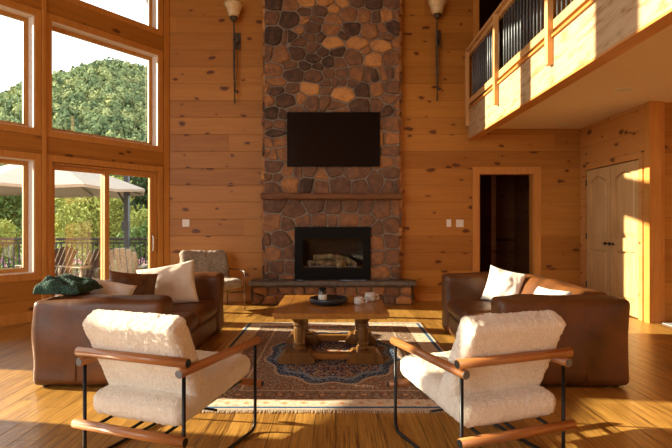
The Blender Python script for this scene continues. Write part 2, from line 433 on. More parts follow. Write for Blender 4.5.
for (x0, x1) in ((-2.9, 2.2), (4.2, 7.1)): bx(bm, x0, x1, Ry-.15, Ry, 1.0, 2.3)
struct('wall_rear', bm, M['pine_back'])
bm = BM(); X0 = E.x-.1
bx(bm, X0-.15, X0, -4, 2.0, 0, 0.6); bx(bm, X0-.15, X0, -4, 2.0, 4.9, RH)
for y in (-4, -2.2, -.3, 1.5): bx(bm, X0-.15, X0, y, y+.3, .6, 4.9)
struct('wall_left_rear', bm, M['pine_right'])
M['high_ceiling'] = plank_mat('pine_ceiling', (0, 1, 0), (1, 0, 0), rh=0.15, cols=((0.55, 0.27, 0.08), (0.72, 0.42, 0.16)))
bm = BM(); prism(bm, [(CR.x-.05, 8.45), (E.x-.1, E.y), (E.x-.1, -4.1), (7.1, -4.1), (7.1, 8.45)], 'z', RH, RH+.1); fixn(bm); struct('ceiling', bm, M['high_ceiling'])
# loft slab / lower ceiling, beam, fascia
bm = BM(); bx(bm, 2.235, 7.0, -4, YB, 2.75, 2.80); struct('ceiling_lower', bm, M['ceiling'])
bm = BM(); bx(bm, 2.235, 7.0, -4, YB, 2.80, 2.97); struct('floor_loft', bm, M['floor'])
def fascia_mat():
    s = NT('pale_split_wood'); p = s.pos(); y = s.dot(p, (0, 1, 0)); z = s.dot(p, (0, 0, 1))
    zz = s.math('ADD', z, s.math('MULTIPLY', y, 0.10))
    g = s.noise(s.comb(s.math('MULTIPLY', y, 3.2), s.math('MULTIPLY', zz, 17.0)), 1, 4, 0.6, 0.8)
    s.bump(g, 0.5, 0.01)
    return s.fin(s.ramp(g, [(0.34, (0.30, 0.16, 0.06)), (0.46, (0.48, 0.32, 0.17)), (0.62, (0.54, 0.385, 0.225))]), 0.55)
M['fascia'] = fascia_mat()
bm = BM(); bx(bm, 2.11, 2.235, -4, YB, 2.585, 3.04); struct('trim_%d' % ti, bm, M['fascia']); ti += 1
bm = BM(); bx(bm, 2.105, 2.245, -4, YB, 2.565, 2.585); bx(bm, 2.085, 2.235, -4, YB, 3.04, 3.065)
struct('trim_%d' % ti, bm, M['pine_trim_y']); ti += 1

# closet doors
def closet_leaf(y0, y1, hinge_far):
    z0, z1 = 0.015, 2.055; x0 = XC+.004; st = 0.11
    f = BM(); bx(f, x0+.036, x0+.044, y0, y1, z0, z1)          # backing field
    for (a, b, c, d) in ((y0, y0+st, z0, z1), (y1-st, y1, z0, z1), (y0+st, y1-st, z0, .20), (y0+st, y1-st, .86, 1.04)):
        bx(f, x0, x0+.036, a, b, c, d)
    # arched top rail
    a, b = y0+st, y1-st; c = (a+b)/2; n = 14
    for k in range(n):
        p = a+(b-a)*k/n; q = a+(b-a)*(k+1)/n
        zz = lambda y: 1.86+0.085*(1-((y-c)/((b-a)/2))**2)
        prism(f, [(p, zz(p)), (q, zz(q)), (q, z1), (p, z1)], 'x', x0, x0+.036)
    # raised fields
    def raised(poly):
        cy = sum(p[0] for p in poly)/len(poly); cz = sum(p[1] for p in poly)/len(poly)
        inn = [(cy+(p-cy)*0.80, cz+(q-cz)*0.92) for p, q in poly]
        A = [f.verts.new((x0+.035, p, q)) for p, q in poly]; B = [f.verts.new((x0+.012, p, q)) for p, q in inn]
        for i in range(len(poly)):
            j = (i+1) % len(poly); f.faces.new((A[i], B[i], B[j], A[j]))
        f.faces.new(B)
    g = .016; arc = [(a+g+(b-a-2*g)*k/n, 1.845+0.085*(1-(2*k/n-1)**2)) for k in range(n, -1, -1)]
    raised([(a+g, 1.055), (b-g, 1.055)] + arc)
    raised([(a+g, .215), (b-g, .215), (b-g, .845), (a+g, .845)])
    fixn(f)
    return f
clo = struct('door_2', closet_leaf(7.40, 8.10, True), M['pale_pine'])
clo2 = struct('door_3', closet_leaf(6.69, 7.39, False), M['pale_pine'])
for d, y, s in ((clo, 7.455, 1), (clo2, 7.335, -1)):
    k = BM(); lathe(k, [(.0, 0), (.026, 0), (.026, .006), (.01, .012), (.01, .04), (.024, .05), (.026, .062), (.016, .072), (.0, .074)], seg=16, cap=False)
    for v in k.verts: v.co = Vector((XC+.012-v.co.z, y+v.co.x, .95+v.co.y))
    tube(k, [(XC-.03, y, .95), (XC-.035, y+.05*s, .95), (XC-.03, y+.10*s, .945)], .008, 8)
    fixn(k); link('door_handle', k, M['black_metal'], d, True)
for d, y in ((clo, 8.105), (clo2, 6.685)):
    for z in (.25, 1.0, 1.82):
        k = BM(); bx(k, XC-.006, XC+.012, y-.014, y+.014, z, z+.09); link('hinge', k, M['black_metal'], d)
t = BM()
bx(t, XC-.018, XC, 8.115, 8.20, 0, 2.155); bx(t, XC-.018, XC, 6.59, 6.675, 0, 2.155); bx(t, XC-.018, XC, 6.675, 8.115, 2.07, 2.155)
struct('trim_%d' % ti, t, M['pine_right']); ti += 1
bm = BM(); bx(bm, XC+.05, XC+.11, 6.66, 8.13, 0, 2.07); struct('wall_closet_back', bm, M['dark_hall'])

# ------------------------------------------------------------ stone fireplace
def stone_mat():
    s = NT('field_stone'); p = s.pos()
    at = s.n('ShaderNodeAttribute', attribute_name='tone'); tone = at.outputs['Fac']
    g = s.noise(p, 11, 5, 0.65); g2 = s.noise(p, 45, 4, 0.6)
    f = s.math('ADD', tone, s.math('MULTIPLY', s.math('SUBTRACT', g, 0.5), 0.9)); f = s.math('ADD', f, s.math('MULTIPLY', s.math('SUBTRACT', g2, 0.5), 0.5))
    col = s.ramp(f, [(0.05, (0.065, 0.042, 0.033)), (0.38, (0.18, 0.10, 0.064)), (0.66, (0.34, 0.165, 0.075)), (0.98, (0.62, 0.32, 0.115))])
    s.bump(s.math('ADD', g, s.math('MULTIPLY', g2, 0.5)), 0.9, 0.02)
    return s.fin(col, 0.75, spec=0.25)
M['stone'] = stone_mat()
M['mortar'] = plain('mortar', (0.30, 0.25, 0.20), 0.9, var=0.2, nscale=40, bump=0.5)
def clip(poly, n, d):      # keep n.p <= d
    out = []
    for i in range(len(poly)):
        a, b = poly[i], poly[(i+1) % len(poly)]
        da = n[0]*a[0]+n[1]*a[1]-d; db = n[0]*b[0]+n[1]*b[1]-d
        if da <= 0: out.append(a)
        if (da < 0) != (db < 0) and abs(da-db) > 1e-12:
            t = da/(da-db); out.append((a[0]+(b[0]-a[0])*t, a[1]+(b[1]-a[1])*t))
    return out
def cells(seeds, rect, hole=None):
    res = []
    for i, (x, z, r, tone) in enumerate(seeds):
        if hole and hole[0] < x < hole[1] and hole[2] < z < hole[3]: continue
        poly = [(rect[0], rect[2]), (rect[1], rect[2]), (rect[1], rect[3]), (rect[0], rect[3])]
        for j, (x2, z2, r2, _) in enumerate(seeds):
            if i == j: continue
            dx, dz = x2-x, z2-z; q = dx*dx+dz*dz
            if q > 1.2: continue
            # power diagram
            d = ((x2*x2+z2*z2-r2*r2) - (x*x+z*z-r*r))/2
            poly = clip(poly, (dx, dz), d)
            if len(poly) < 3: break
        if len(poly) < 3: continue
        if hole:
            cand = [(hole[0]-x, (1, 0), hole[0]), (x-hole[1], (-1, 0), -hole[1]), (hole[2]-z, (0, 1), hole[2]), (z-hole[3], (0, -1), -hole[3])]
            cand.sort(key=lambda c: -c[0]); poly = clip(poly, cand[0][1], cand[0][2])
            if len(poly) < 3: continue
        res.append((poly, tone))
    return res
def wide(seeds, rect, hole=None, k=1.35):
    f = lambda r_: (r_[0], r_[1], r_[2]*k, r_[3]*k) if r_ else None
    return [([(x, z/k) for x, z in p], t) for p, t in cells([(x, z*k, r, t) for x, z, r, t in seeds], f(rect), f(hole))]
def add_stones(bm, lay, cl, y0, depth=0.05, gap=0.011, xf=None):
    for poly, tone in cl:
        cx = sum(p[0] for p in poly)/len(poly); cz = sum(p[1] for p in poly)/len(poly)
        ar = abs(sum(poly[i][0]*poly[(i+1) % len(poly)][1]-poly[(i+1) % len(poly)][0]*poly[i][1] for i in range(len(poly))))/2
        if ar < 0.0009: continue
        # inset by gap
        if sum(poly[i][0]*poly[(i+1) % len(poly)][1]-poly[(i+1) % len(poly)][0]*poly[i][1] for i in range(len(poly))) < 0: poly = poly[::-1]
        ins = poly
        for i in range(len(poly)):
            a, b = poly[i], poly[(i+1) % len(poly)]
            ex, ez = b[0]-a[0], b[1]-a[1]; l = math.hypot(ex, ez)
            if l < 1e-6: continue
            n = (ez/l, -ex/l); ins = clip(ins, n, n[0]*a[0]+n[1]*a[1]-gap)
            if len(ins) < 3: break
        if len(ins) < 3: continue
        ins = [p for k, p in enumerate(ins) if math.hypot(p[0]-ins[k-1][0], p[1]-ins[k-1][1]) > 0.006]
        if len(ins) < 3: continue
        for it in range(3):
            new = []
            for k in range(len(ins)):
                a, b = ins[k], ins[(k+1) % len(ins)]
                c1 = 0.13 if it == 0 else 0.25
                new += [(a[0]*(1-c1)+b[0]*c1, a[1]*(1-c1)+b[1]*c1), (a[0]*c1+b[0]*(1-c1), a[1]*c1+b[1]*(1-c1))]
            ins = new
        D = depth*random.uniform(0.6, 1.25); tx, tz = random.uniform(-.10, .10), random.uniform(-.10, .10)
        ph = random.uniform(0, 50); rings = []
        cx = sum(p[0] for p in ins)/len(ins); cz = sum(p[1] for p in ins)/len(ins)
        def V(x, z, d):
            if d > 0.01:
                d += (x-cx)*tx+(z-cz)*tz + 0.010*noise.noise(Vector((x*9, z*9, ph))) + 0.005*noise.noise(Vector((x*25, z*25, ph)))
                d = max(d, .004)
            p = Vector((x, y0-d, z)); p = xf(p) if xf else p
            v = bm.verts.new(p); v[lay] = tone; return v
        for sc_, dd in ((1.0, -0.012), (0.985, D*0.45), (0.93, D*0.82), (0.80, D*0.98), (0.5, D*1.05)):
            rings.append([V(cx+(x-cx)*sc_ + 0.012*noise.noise(Vector((x*16, z*16, 1))), cz+(z-cz)*sc_+ 0.012*noise.noise(Vector((x*16, z*16, 7))), dd) for x, z in ins])
        for A, B in zip(rings, rings[1:]):
            for k in range(len(A)): bm.faces.new((A[k], A[(k+1) % len(A)], B[(k+1) % len(A)], B[k]))
        c = V(cx, cz, D*1.07)
        for k in range(len(ins)): bm.faces.new((rings[-1][k], rings[-1][(k+1) % len(ins)], c))
YS = 8.12; S = YS/520     # metres per pixel on the chimney face
TN = [0.16, 0.40, 0.64, 0.90]
def conv(lst, ox, oy, sc_, out):
    for X, Y, r, t in lst:
        px = ox+X/sc_; py = oy+Y/sc_
        out.append(((px-336)*S, 1.23+(224-py)*S, r/sc_*S*0.9, TN[t]+random.uniform(-.07, .07)))
seeds = []
A_ = [(75,25,58,0),(185,30,50,2),(285,10,55,3),(400,5,50,3),(65,110,50,1),(175,125,70,0),(275,75,35,1),(275,130,35,2),(365,75,40,1),(345,125,25,1),(75,225,62,0),(190,235,35,0),(150,235,20,1),(235,198,18,2),(320,180,48,1),(240,270,40,1),(310,240,35,1),(370,240,20,0),(35,350,30,1),(125,360,62,2),(225,340,55,0),(320,310,42,1),(380,340,40,0),(330,375,50,0),(430,395,45,0),(180,435,40,1)]
B_ = [(15,60,32,3),(70,20,35,3),(160,10,45,1),(260,20,50,0),(390,20,50,1),(110,90,60,2),(205,95,50,2),(280,100,22,1),(350,95,42,3),(428,90,28,2),(10,125,38,2),(0,190,48,2),(125,190,50,0),(240,205,55,2),(330,195,30,2),(395,180,55,0),(345,240,35,1),(5,275,60,3),(160,280,60,3),(320,295,60,3),(420,280,28,2),(70,225,25,0),(135,365,60,1),(270,375,55,3),(380,370,55,1),(35,335,40,0),(210,330,20,2),(40,400,40,1)]
C_ = [(75,70,58,2),(200,90,65,0),(330,105,60,1),(430,90,30,1),(95,145,50,2),(25,175,22,2),(90,190,45,0),(195,185,38,1),(305,190,62,3),(420,150,35,1),(410,195,30,1),(155,260,62,0),(30,265,28,2),(255,240,42,2),(320,265,50,1),(400,265,42,1),(60,345,50,0),(130,350,30,0),(200,330,30,1),(40,415,30,1),(105,415,35,1),(280,40,30,0),(350,40,30,0)]
D_ = [(60,90,35,1),(160,95,50,2),(230,100,35,1),(275,105,30,0),(325,95,32,2),(375,85,25,1),(420,85,28,2),(120,155,22,1),(60,150,30,1),(15,145,35,1),(70,220,75,3),(190,195,48,0),(290,185,42,2),(385,180,50,1),(370,255,38,1),(180,295,62,0),(30,290,45,1),(290,295,40,1),(360,320,38,0),(420,290,28,2),(420,340,22,1),(390,410,50,1),(50,330,40,2)]
E_ = [(80,20,40,0),(35,80,40,2),(100,70,35,2),(30,145,25,2),(70,160,32,2),(130,150,35,2),(70,235,50,1),(170,265,40,2),(100,310,32,1),(35,305,25,1),(175,340,60,2),(60,370,50,1),(230,270,40,1),(300,265,50,1),(385,285,45,2),(290,345,50,0),(370,355,50,1)]
F_ = [(330,60,15,2),(370,60,45,2),(380,140,45,1),(355,205,45,2),(425,205,25,2),(0,265,50,1),(150,275,60,1),(50,350,62,1),(180,350,45,1),(280,330,48,1),(375,275,45,1),(370,355,35,1),(420,350,25,1)]
G_ = [(125,75,40,1),(240,115,50,1),(350,80,60,1),(118,175,45,2),(200,180,40,1),(275,165,45,1),(370,160,50,1),(160,260,55,1),(95,265,25,1),(115,335,48,2),(215,330,35,1),(140,410,45,1),(85,410,22,1),(225,235,15,2),(205,410,30,1),(110,470,45,1),(190,480,45,2)]
H_ = [(10,90,50,1),(110,85,45,1),(185,95,40,1),(275,105,55,1),(350,100,30,2),(100,165,60,2),(5,160,34,1),(190,165,35,1),(245,205,35,1),(330,190,55,1),(240,275,50,2),(320,265,35,1),(250,360,50,1),(330,360,50,1),(270,440,55,2),(345,430,30,1),(300,500,50,1)]
conv(A_, 262, 0, 6.4, seeds); conv(B_, 332, 0, 6.4, seeds); conv(C_, 262, 60, 6.4, seeds); conv(D_, 332, 60, 6.4, seeds)
conv(E_, 262, 130, 6.4, seeds); conv(F_, 332, 130, 6.4, seeds); conv(G_, 250, 190, 5.27, seeds); conv(H_, 330, 190, 5.27, seeds)
def jitter(x0, x1, z0, z1, w_, h_, out):
    nz = max(1, round((z1-z0)/h_)); 
    for j in range(nz):
        nx = max(1, round((x1-x0)/w_ + random.uniform(-1, 1)))
        for i in range(nx):
            out.append((x0+(x1-x0)*(i+.5+random.uniform(-.28, .28))/nx, z0+(z1-z0)*(j+.5+random.uniform(-.25, .25))/nz, random.uniform(.05, .11), random.choice([.16, .4, .4, .64, .64, .9])+random.uniform(-.06, .06)))
jitter(-.70, .62, 2.2, 2.9, .26, .20, seeds)          # behind the television
jitter(-1.1, 1.0, 4.80, 6.2, .27, .22, seeds)
CX0, CX1 = -1.125, 1.0
HOLE = (-0.625, 0.515, 0.30, 1.17)
fp = thing('stone_fireplace', 'tall fieldstone chimney breast with raised stone hearth and rough wood mantel', 'fireplace', (0, YS, 0))
bm = BM(); lay = bm.verts.layers.float.new('tone')
xf = lambda p: p-Vector((0, YS, 0))
add_stones(bm, lay, wide(seeds, (CX0, CX1, 0.36, RH), HOLE), YS, 0.036, 0.009, xf)
# side returns
for sx, fl in ((CX0, -1), (CX1, 1)):
    sd2 = []; jitter(0, .24, .36, RH, .24, .22, sd2)
    side = cells(sd2, (0.0, .19, .36, RH))
    add_stones(bm, lay, side, 0, 0.03, 0.008, (lambda p, sx=sx, fl=fl: Vector((sx-fl*p.y, p.x-0.012, p.z))))
fixn(bm); link('chimney_breast', bm, M['stone'], fp, True)
bm = BM()
for (a, b, c, d) in ((CX0+.012, HOLE[0], .0, RH), (HOLE[1], CX1-.012, .0, RH), (HOLE[0], HOLE[1], HOLE[3], RH), (HOLE[0], HOLE[1], 0, .34)): bx(bm, a, b, 0, .62, c, d)
link('mortar_core', bm, M['mortar'], fp)
# hearth
bm = BM(); lay = bm.verts.layers.float.new('tone'); hs = []; jitter(-1.27, 1.16, 0.0, .285, .20, .14, hs)
add_stones(bm, lay, wide(hs, (-1.27, 1.16, 0.0, .28)), 0, 0.035, 0.006, lambda p: p+Vector((0, -.165, 0)))
for sx, fl in ((-1.27, -1), (1.16, 1)):
    s2 = []; jitter(0, .34, 0, .28, .17, .14, s2)
    add_stones(bm, lay, cells(s2, (0, .34, 0, .28)), 0, .03, .006, (lambda p, sx=sx, fl=fl: Vector((sx-fl*p.y, p.x-.165, p.z))))
fixn(bm); link('hearth_base', bm, M['stone'], fp, True)
bm = BM(); bx(bm, -1.262, 1.152, -.158, .17, 0, .28); link('hearth_core', bm, M['mortar'], fp)
M['slab'] = plain('grey_bluestone', (0.15, 0.135, 0.12), 0.45, var=0.25, nscale=12, bump=0.4)
bm = BM(); soft_box(bm, -1.33, 1.225, -.26, .16, .282, .362, .012, .03, nz=.012, nsc=6); link('hearth_slab', bm, M['slab'], fp, True)
# mantel: rough hewn timber
M['mantel'] = wood_mat('mantel_timber', (0.07, 0.027, 0.010), (0.25, 0.105, 0.03), 'X', 0.6, dist=2.5)
bm = BM(); soft_box(bm, -1.15, 1.015, -.20, .02, 1.608, 1.70, .014, .02, nz=.022, nsc=7, fine=.004, fsc=30); link('mantel_shelf', bm, M['mantel'], fp, True)

# fireplace insert
M['black_satin'] = plain('black_satin_metal', (0.007, 0.007, 0.007), 0.6, 0.0, 0.1, spec=0.12)
ins = thing('fireplace_insert', 'black framed gas fireplace insert with glass front set in the stone chimney', 'fireplace insert', (-.053, YS, .365))
bm = BM(); a, b, c, d = -.585, .585, 0.0, .82; gi = (-.475, .472, .185, .64)
for (p, q, r_, t_) in ((a, gi[0], c, d), (gi[1], b, c, d), (gi[0], gi[1], gi[3], d), (gi[0], gi[1], c, gi[2])): bx(bm, p, q, -.075, -.03, r_, t_)
for z in (.70, .725, .75): bx(bm, a+.03, b-.03, -.08, -.075, z, z+.008)
bx(bm, a+.02, b-.02, -.08, -.075, .14, .15)
link('surround', bm, M['black_satin'], ins)
bm = BM()
bx(bm, -.54, -.53, -.03, .36, .10, .72); bx(bm, .53, .54, -.03, .36, .10, .72); bx(bm, -.54, .54, .36, .37, .10, .72); bx(bm, -.54, .54, -.03, .36, .10, .11); bx(bm, -.54, .54, -.03, .36, .71, .72)
M['firebrick'] = plain('sooty_firebrick', (0.045, 0.033, 0.026), 0.7, 0, .3, 14)
link('firebox', bm, M['firebrick'], ins)
bm = BM(); bx(bm, gi[0], gi[1], -.052, -.048, gi[2], gi[3]); link('glass_front', bm, glass('fireplace_glass', 0.35, tint=(0.8, 0.8, 0.8)), ins)
M['log'] = plain('ceramic_log', (0.85, 0.52, 0.26), 0.8, 0, .5, 9, .8)
M['ember'] = plain('ash_bed', (0.60, 0.48, 0.36), 0.9, 0, .4, 25, .6)
bm = BM(); bx(bm, -.46, .46, .0, .32, .115, .185); link('ember_bed', bm, M['ember'], ins)
for pts, r in (([(-.40, .10, .235), (-.1, .07, .25), (.2, .12, .235)], [.05, .058, .05]), ([(-.3, .2, .33), (-.02, .14, .35), (.14, .05, .24)], [.045, .045, .035]),
               ([(.05, .2, .34), (.22, .1, .30), (.36, .05, .215)], [.05, .055, .045]), ([(.12, .03, .225), (.13, .0, .235), (.14, -.03, .24)], [.075, .08, .078])):
    P_ = [Vector(p) for p in pts]; fine = []; rr = []
    for k in range(13):
        t = k/12*2; i = min(1, int(t)); f = t-i; fine.append(P_[i].lerp(P_[i+1], f)); rr.append((r[i]*(1-f)+r[i+1]*f)*(1+.12*noise.noise(Vector((k*.9, r[0]*99, 0)))))
    bm = BM(); tube(bm, fine, rr, 14); link('log', bm, M['log'], ins, True)
bm = BM(); bx(bm, -.36, -.345, -.02, .0, .185, .30); bx(bm, -.36, .40, -.02, -.005, .20, .21); bx(bm, .35, .365, -.02, 0, .185, .28)
for x in (-.25, -.1, .25): bx(bm, x, x+.01, -.02, 0, .19, .27)
link('grate', bm, M['steel'], ins)

# television
tv = thing('television', 'large flat black television hung on the stone chimney above the mantel', 'television', (-.038, 8.045, 2.118))
M['tv_screen'] = plain('tv_screen', (0.006, 0.006, 0.007), 0.12, 0, .05, spec=0.5)
bm = BM(); bx(bm, -.72, .72, 0, .035, 0, .845, bev=.004); link('casing', bm, M['black_satin'], tv)
bm = BM(); bx(bm, -.708, .708, -.002, .0, .016, .833); link('screen', bm, M['tv_screen'], tv)
bm = BM(); bx(bm, -.25, .25, .035, .09, .25, .6); link('wall_mount', bm, M['black_satin'], tv)

# sconces
def shade_mat():
    s = NT('amber_glass'); p = s.pos(); g = s.noise(p, 14, 3)
    s.b.inputs['Transmission Weight'].default_value = 0.0; s.b.inputs['Subsurface Weight'].default_value = 0.3
    s.b.inputs['Subsurface Radius'].default_value = (.05, .03, .01)
    return s.fin(s.ramp(g, [(.3, (.62, .42, .20)), (.7, (.80, .66, .42))]), .3)
M['shade'] = shade_mat(); M['iron'] = plain('bronze_iron', (0.11, 0.085, 0.06), 0.5, 0.4, .3)
def sconce(x, top, label):
    t = thing('wall_sconce', label, 'wall lamp', (x, YB, top), 0, 'long torch sconces beside the chimney')
    y = -.11
    bm = BM(); lathe(bm, [(.0, -.20), (.058, -.20), (.082, -.175), (.098, -.13), (.110, -.08), (.135, -.03), (.156, 0), (.148, -.004), (.126, -.035), (.10, -.085), (.086, -.13), (.06, -.18), (0, -.185)], (0, y-.04, 0), 24, False); link('lamp_shade', bm, M['shade'], t, True)
    bm = BM(); lathe(bm, [(0, -.27), (.03, -.27), (.04, -.25), (.06, -.235), (.062, -.20), (.0, -.198)], (0, y-.04, 0), 20, False); link('shade_holder', bm, M['iron'], t, True)
    bm = BM(); bx(bm, .0, .085, -.02, 0, -.66, -.40, bev=.004); bx(bm, .02, .06, -.10, -.02, -.58, -.50); link('back_plate', bm, M['iron'], t)
    bm = BM(); tube(bm, [(0, y-.04, -.27), (0, y-.02, -.36), (0, y, -.5), (0, y, -1.0), (.01, y, -1.46)], [.010, .012, .021, .019, .009], 10)
    tube(bm, [(.05, y, -.60), (.045, y+.01, -1.0), (.02, y, -1.36)], .006, 8)
    link('stem', bm, M['iron'], t, True)
    bm = BM(); bmesh.ops.create_icosphere(bm, subdivisions=2, radius=.028, matrix=Matrix.Translation((.045, y, -1.36))); link('ball', bm, M['iron'], t, True); bm = BM(); lathe(bm, [(0, -1.56), (.012, -1.54), (.016, -1.50), (.008, -1.46), (0, -1.455)], (.01, y, 0), 12, False)
    link('finial', bm, M['iron'], t, True)
sconce(-1.605, 4.675, 'amber glass torch wall sconce with a long iron stem, left of the chimney')
sconce(1.585, 4.715, 'amber glass torch wall sconce with a long iron stem, right of the chimney')
# switches
def plate(x, z, w_, n, label):
    t = thing('light_switch', label, 'light switch', (x, YB, z), 0)
    bm = BM(); bx(bm, -w_/2, w_/2, -.008, 0, -.06, .06, bev=.003); link('cover_plate', bm, M['white_plastic'], t)
    for k in range(n):
        bm = BM(); cx = (k-(n-1)/2)*.046; bx(bm, cx-.016, cx+.016, -.014, -.008, -.034, .034); link('rocker', bm, M['white_plastic'], t)
plate(1.80, 1.245, .075, 1, 'small single white light switch, nearer the chimney on its right')
plate(1.975, 1.24, .12, 2, 'wide double white light switch just left of the dark doorway')
plate(-2.395, 1.245, .115, 2, 'white light switch on the pine wall by the window corner')

# ------------------------------------------------------------ loft railing
rail = thing('loft_railing', 'wooden loft railing with dark metal balusters along the balcony edge', 'railing', (2.11, 0, 2.97))
M['rail_wood'] = wood_mat('rail_pine', (0.52, 0.27, 0.09), (0.74, 0.46, 0.2), 'Y')
M['post_wood'] = wood_mat('post_pine', (0.55, 0.27, 0.08), (0.75, 0.45, 0.18), 'Z')
bm = BM(); bx(bm, -.05, .09, -2, YB-.005, .995, 1.03, bev=.006); bx(bm, .0, .05, -2, YB-.005, .945, .993); link('top_rail', bm, M['rail_wood'], rail)
bm = BM(); bx(bm, -.005, .06, -2, YB-.005, .15, .24, bev=.004); link('bottom_rail', bm, M['rail_wood'], rail)
ys = [YB-.055 - 0.0] + [6.77-1.69*k for k in range(0, 5)]
for y in ys:
    bm = BM(); bx(bm, -.06, -.0005, y-.035, y+.035, -.19, .985, bev=.004); link('post', bm, M['post_wood'], rail)
M['baluster'] = plain('dark_blue_iron', (0.13, 0.15, 0.17), 0.45, 0.2, .1)
y = 8.12; allb = []
while y > 1.2:
    if min(abs(y-q) for q in ys) > .05: allb.append(y)
    y -= .100
for y in allb:
    bm = BM(); tube(bm, [(.03, y, .24), (.03, y, .93)], .012, 8); link('baluster', bm, M['baluster'], rail, True)
# recessed lights
for x, y, lb in ((3.24, 5.88, 'round recessed downlight in the lower ceiling, nearer the camera'), (3.47, 7.9, 'round recessed downlight in the lower ceiling, nearer the back wall')):
    t = thing('recessed_light', lb, 'ceiling light', (x, y, 2.75), 0, 'recessed downlights')
    bm = BM(); lathe(bm, [(.05, -.001), (.085, -.008), (.095, -.001)], seg=24, cap=False); link('trim_ring', bm, M['white_plastic'], t, True)
    bm = BM(); lathe(bm, [(.0, -.003), (.055, -.003)], seg=24, cap=False); link('lens', bm, plain('lens', (.75, .65, .5), .3), t)

# ------------------------------------------------------------ rug
def rug():
    W, L = 2.13, 3.02; nx, ny = 190, 270
    navy = (.030, .055, .12); cream = (.66, .56, .43); rust = (.26, .10, .05); blue = (.06, .13, .24); brown = (.21, .14, .095); gold = (.42, .26, .12); peach = (.62, .33, .16); sand = (.50, .39, .27); grey = (.28, .235, .19); lblue = (.22, .28, .34); dk = (.03, .03, .045)
    bm = BM(); col = bm.loops.layers.float_color.new('weave')
    g = [[None]*(ny+1) for _ in range(nx+1)]
    for i in range(nx+1):
        for j in range(ny+1):
            x = -W/2+W*i/nx; y = L*j/ny
            g[i][j] = bm.verts.new((x, y, .010+.0012*noise.noise(Vector((x*60, y*60, 0)))))
    def motif(u, v):  # small repeated floral figure, u,v in cell units
        a = abs((u % 1)-.5); b = abs((v % 1)-.5); return a, b
    def colour(x, y):
        ax = abs(x); ay = abs(y-L/2); ed = min(W/2-ax, L/2-ay)
        along = y if (W/2-ax) < (L/2-ay) else x
        n1 = noise.noise(Vector((ax*30, abs(y-L/2)*30, 5))); n2 = noise.noise(Vector((ax*55, abs(y-L/2)*55, 9)))
        if ed < .022: return cream
        if ed < .052: return blue
        if ed < .20:
            a, b = motif(along/.13, (ed-.052)/.148); d = a+b
            return peach if d < .20 else (cream if d < .62 or n1 > -.1 else sand)
        if ed < .215: return rust
        if ed < .38:
            a, b = motif(along/.15, (ed-.215)/.165); d = a*a*1.2+b*b
            if d < .02: return sand
            if d < .055: return rust
            return brown if n1 < .05 else (sand if n2 > .25 else grey)
        if ed < .40: return sand
        r = math.hypot(ax/.62, ay/.98); ang = math.atan2(ay*.63, ax); sp = .04*math.cos(12*ang)
        if r+sp < .16: return rust if n1 < .2 else sand
        if r+sp < .20: return sand
        if r+sp < .80:
            return (sand if n2 > .18 else (rust if n1 > .25 else (gold if n2 < -.36 else navy)))
        if r+sp < .86: return lblue
        if r+sp < .96: return navy if n2 < .12 else lblue
        if r+sp < 1.0: return sand
        return sand if n2 > .30 else (rust if n1 > .22 else (grey if n1 > -.05 else brown))
    for i in range(nx):
        for j in range(ny):
            f = bm.faces.new((g[i][j], g[i+1][j], g[i+1][j+1], g[i][j+1]))
            c = colour(-W/2+W*(i+.5)/nx, L*(j+.5)/ny); k = 1+random.uniform(-.14, .14)
            for l in f.loops: l[col] = (c[0]*k, c[1]*k, c[2]*k, 1)
    s = NT('rug_wool'); at = s.n('ShaderNodeAttribute', attribute_name='weave'); p = s.pos()
    s.bump(s.noise(p, 260, 2), .5, .003)
    t = thing('area_rug', 'patterned navy, cream and rust rug under the coffee table', 'rug', (-.025, 3.42, 0))
    link('pile', bm, s.fin(at.outputs['Color'], .95, spec=.1), t, True)
    bm = BM(); bx(bm, -W/2, W/2, 0, L, .001, .0085); link('backing', bm, plain('rug_backing', (.4, .33, .24), .9), t)
    mf = plain('cream_fringe', (.72, .62, .48), .9)
    for y0, s_ in ((0, -1), (L, 1)):
        bm = BM(); x = -W/2+.006
        while x < W/2-.006:
            dx = random.uniform(-.008, .008); l = random.uniform(.035, .05)
            tube(bm, [(x, y0, .007), (x+dx*.5, y0+s_*l*.5, .006), (x+dx, y0+s_*l, .0035)], [.0028, .0026, .002], 4); x += .011
        link('fringe', bm, mf, t)
rug()
RZ = 0.0125

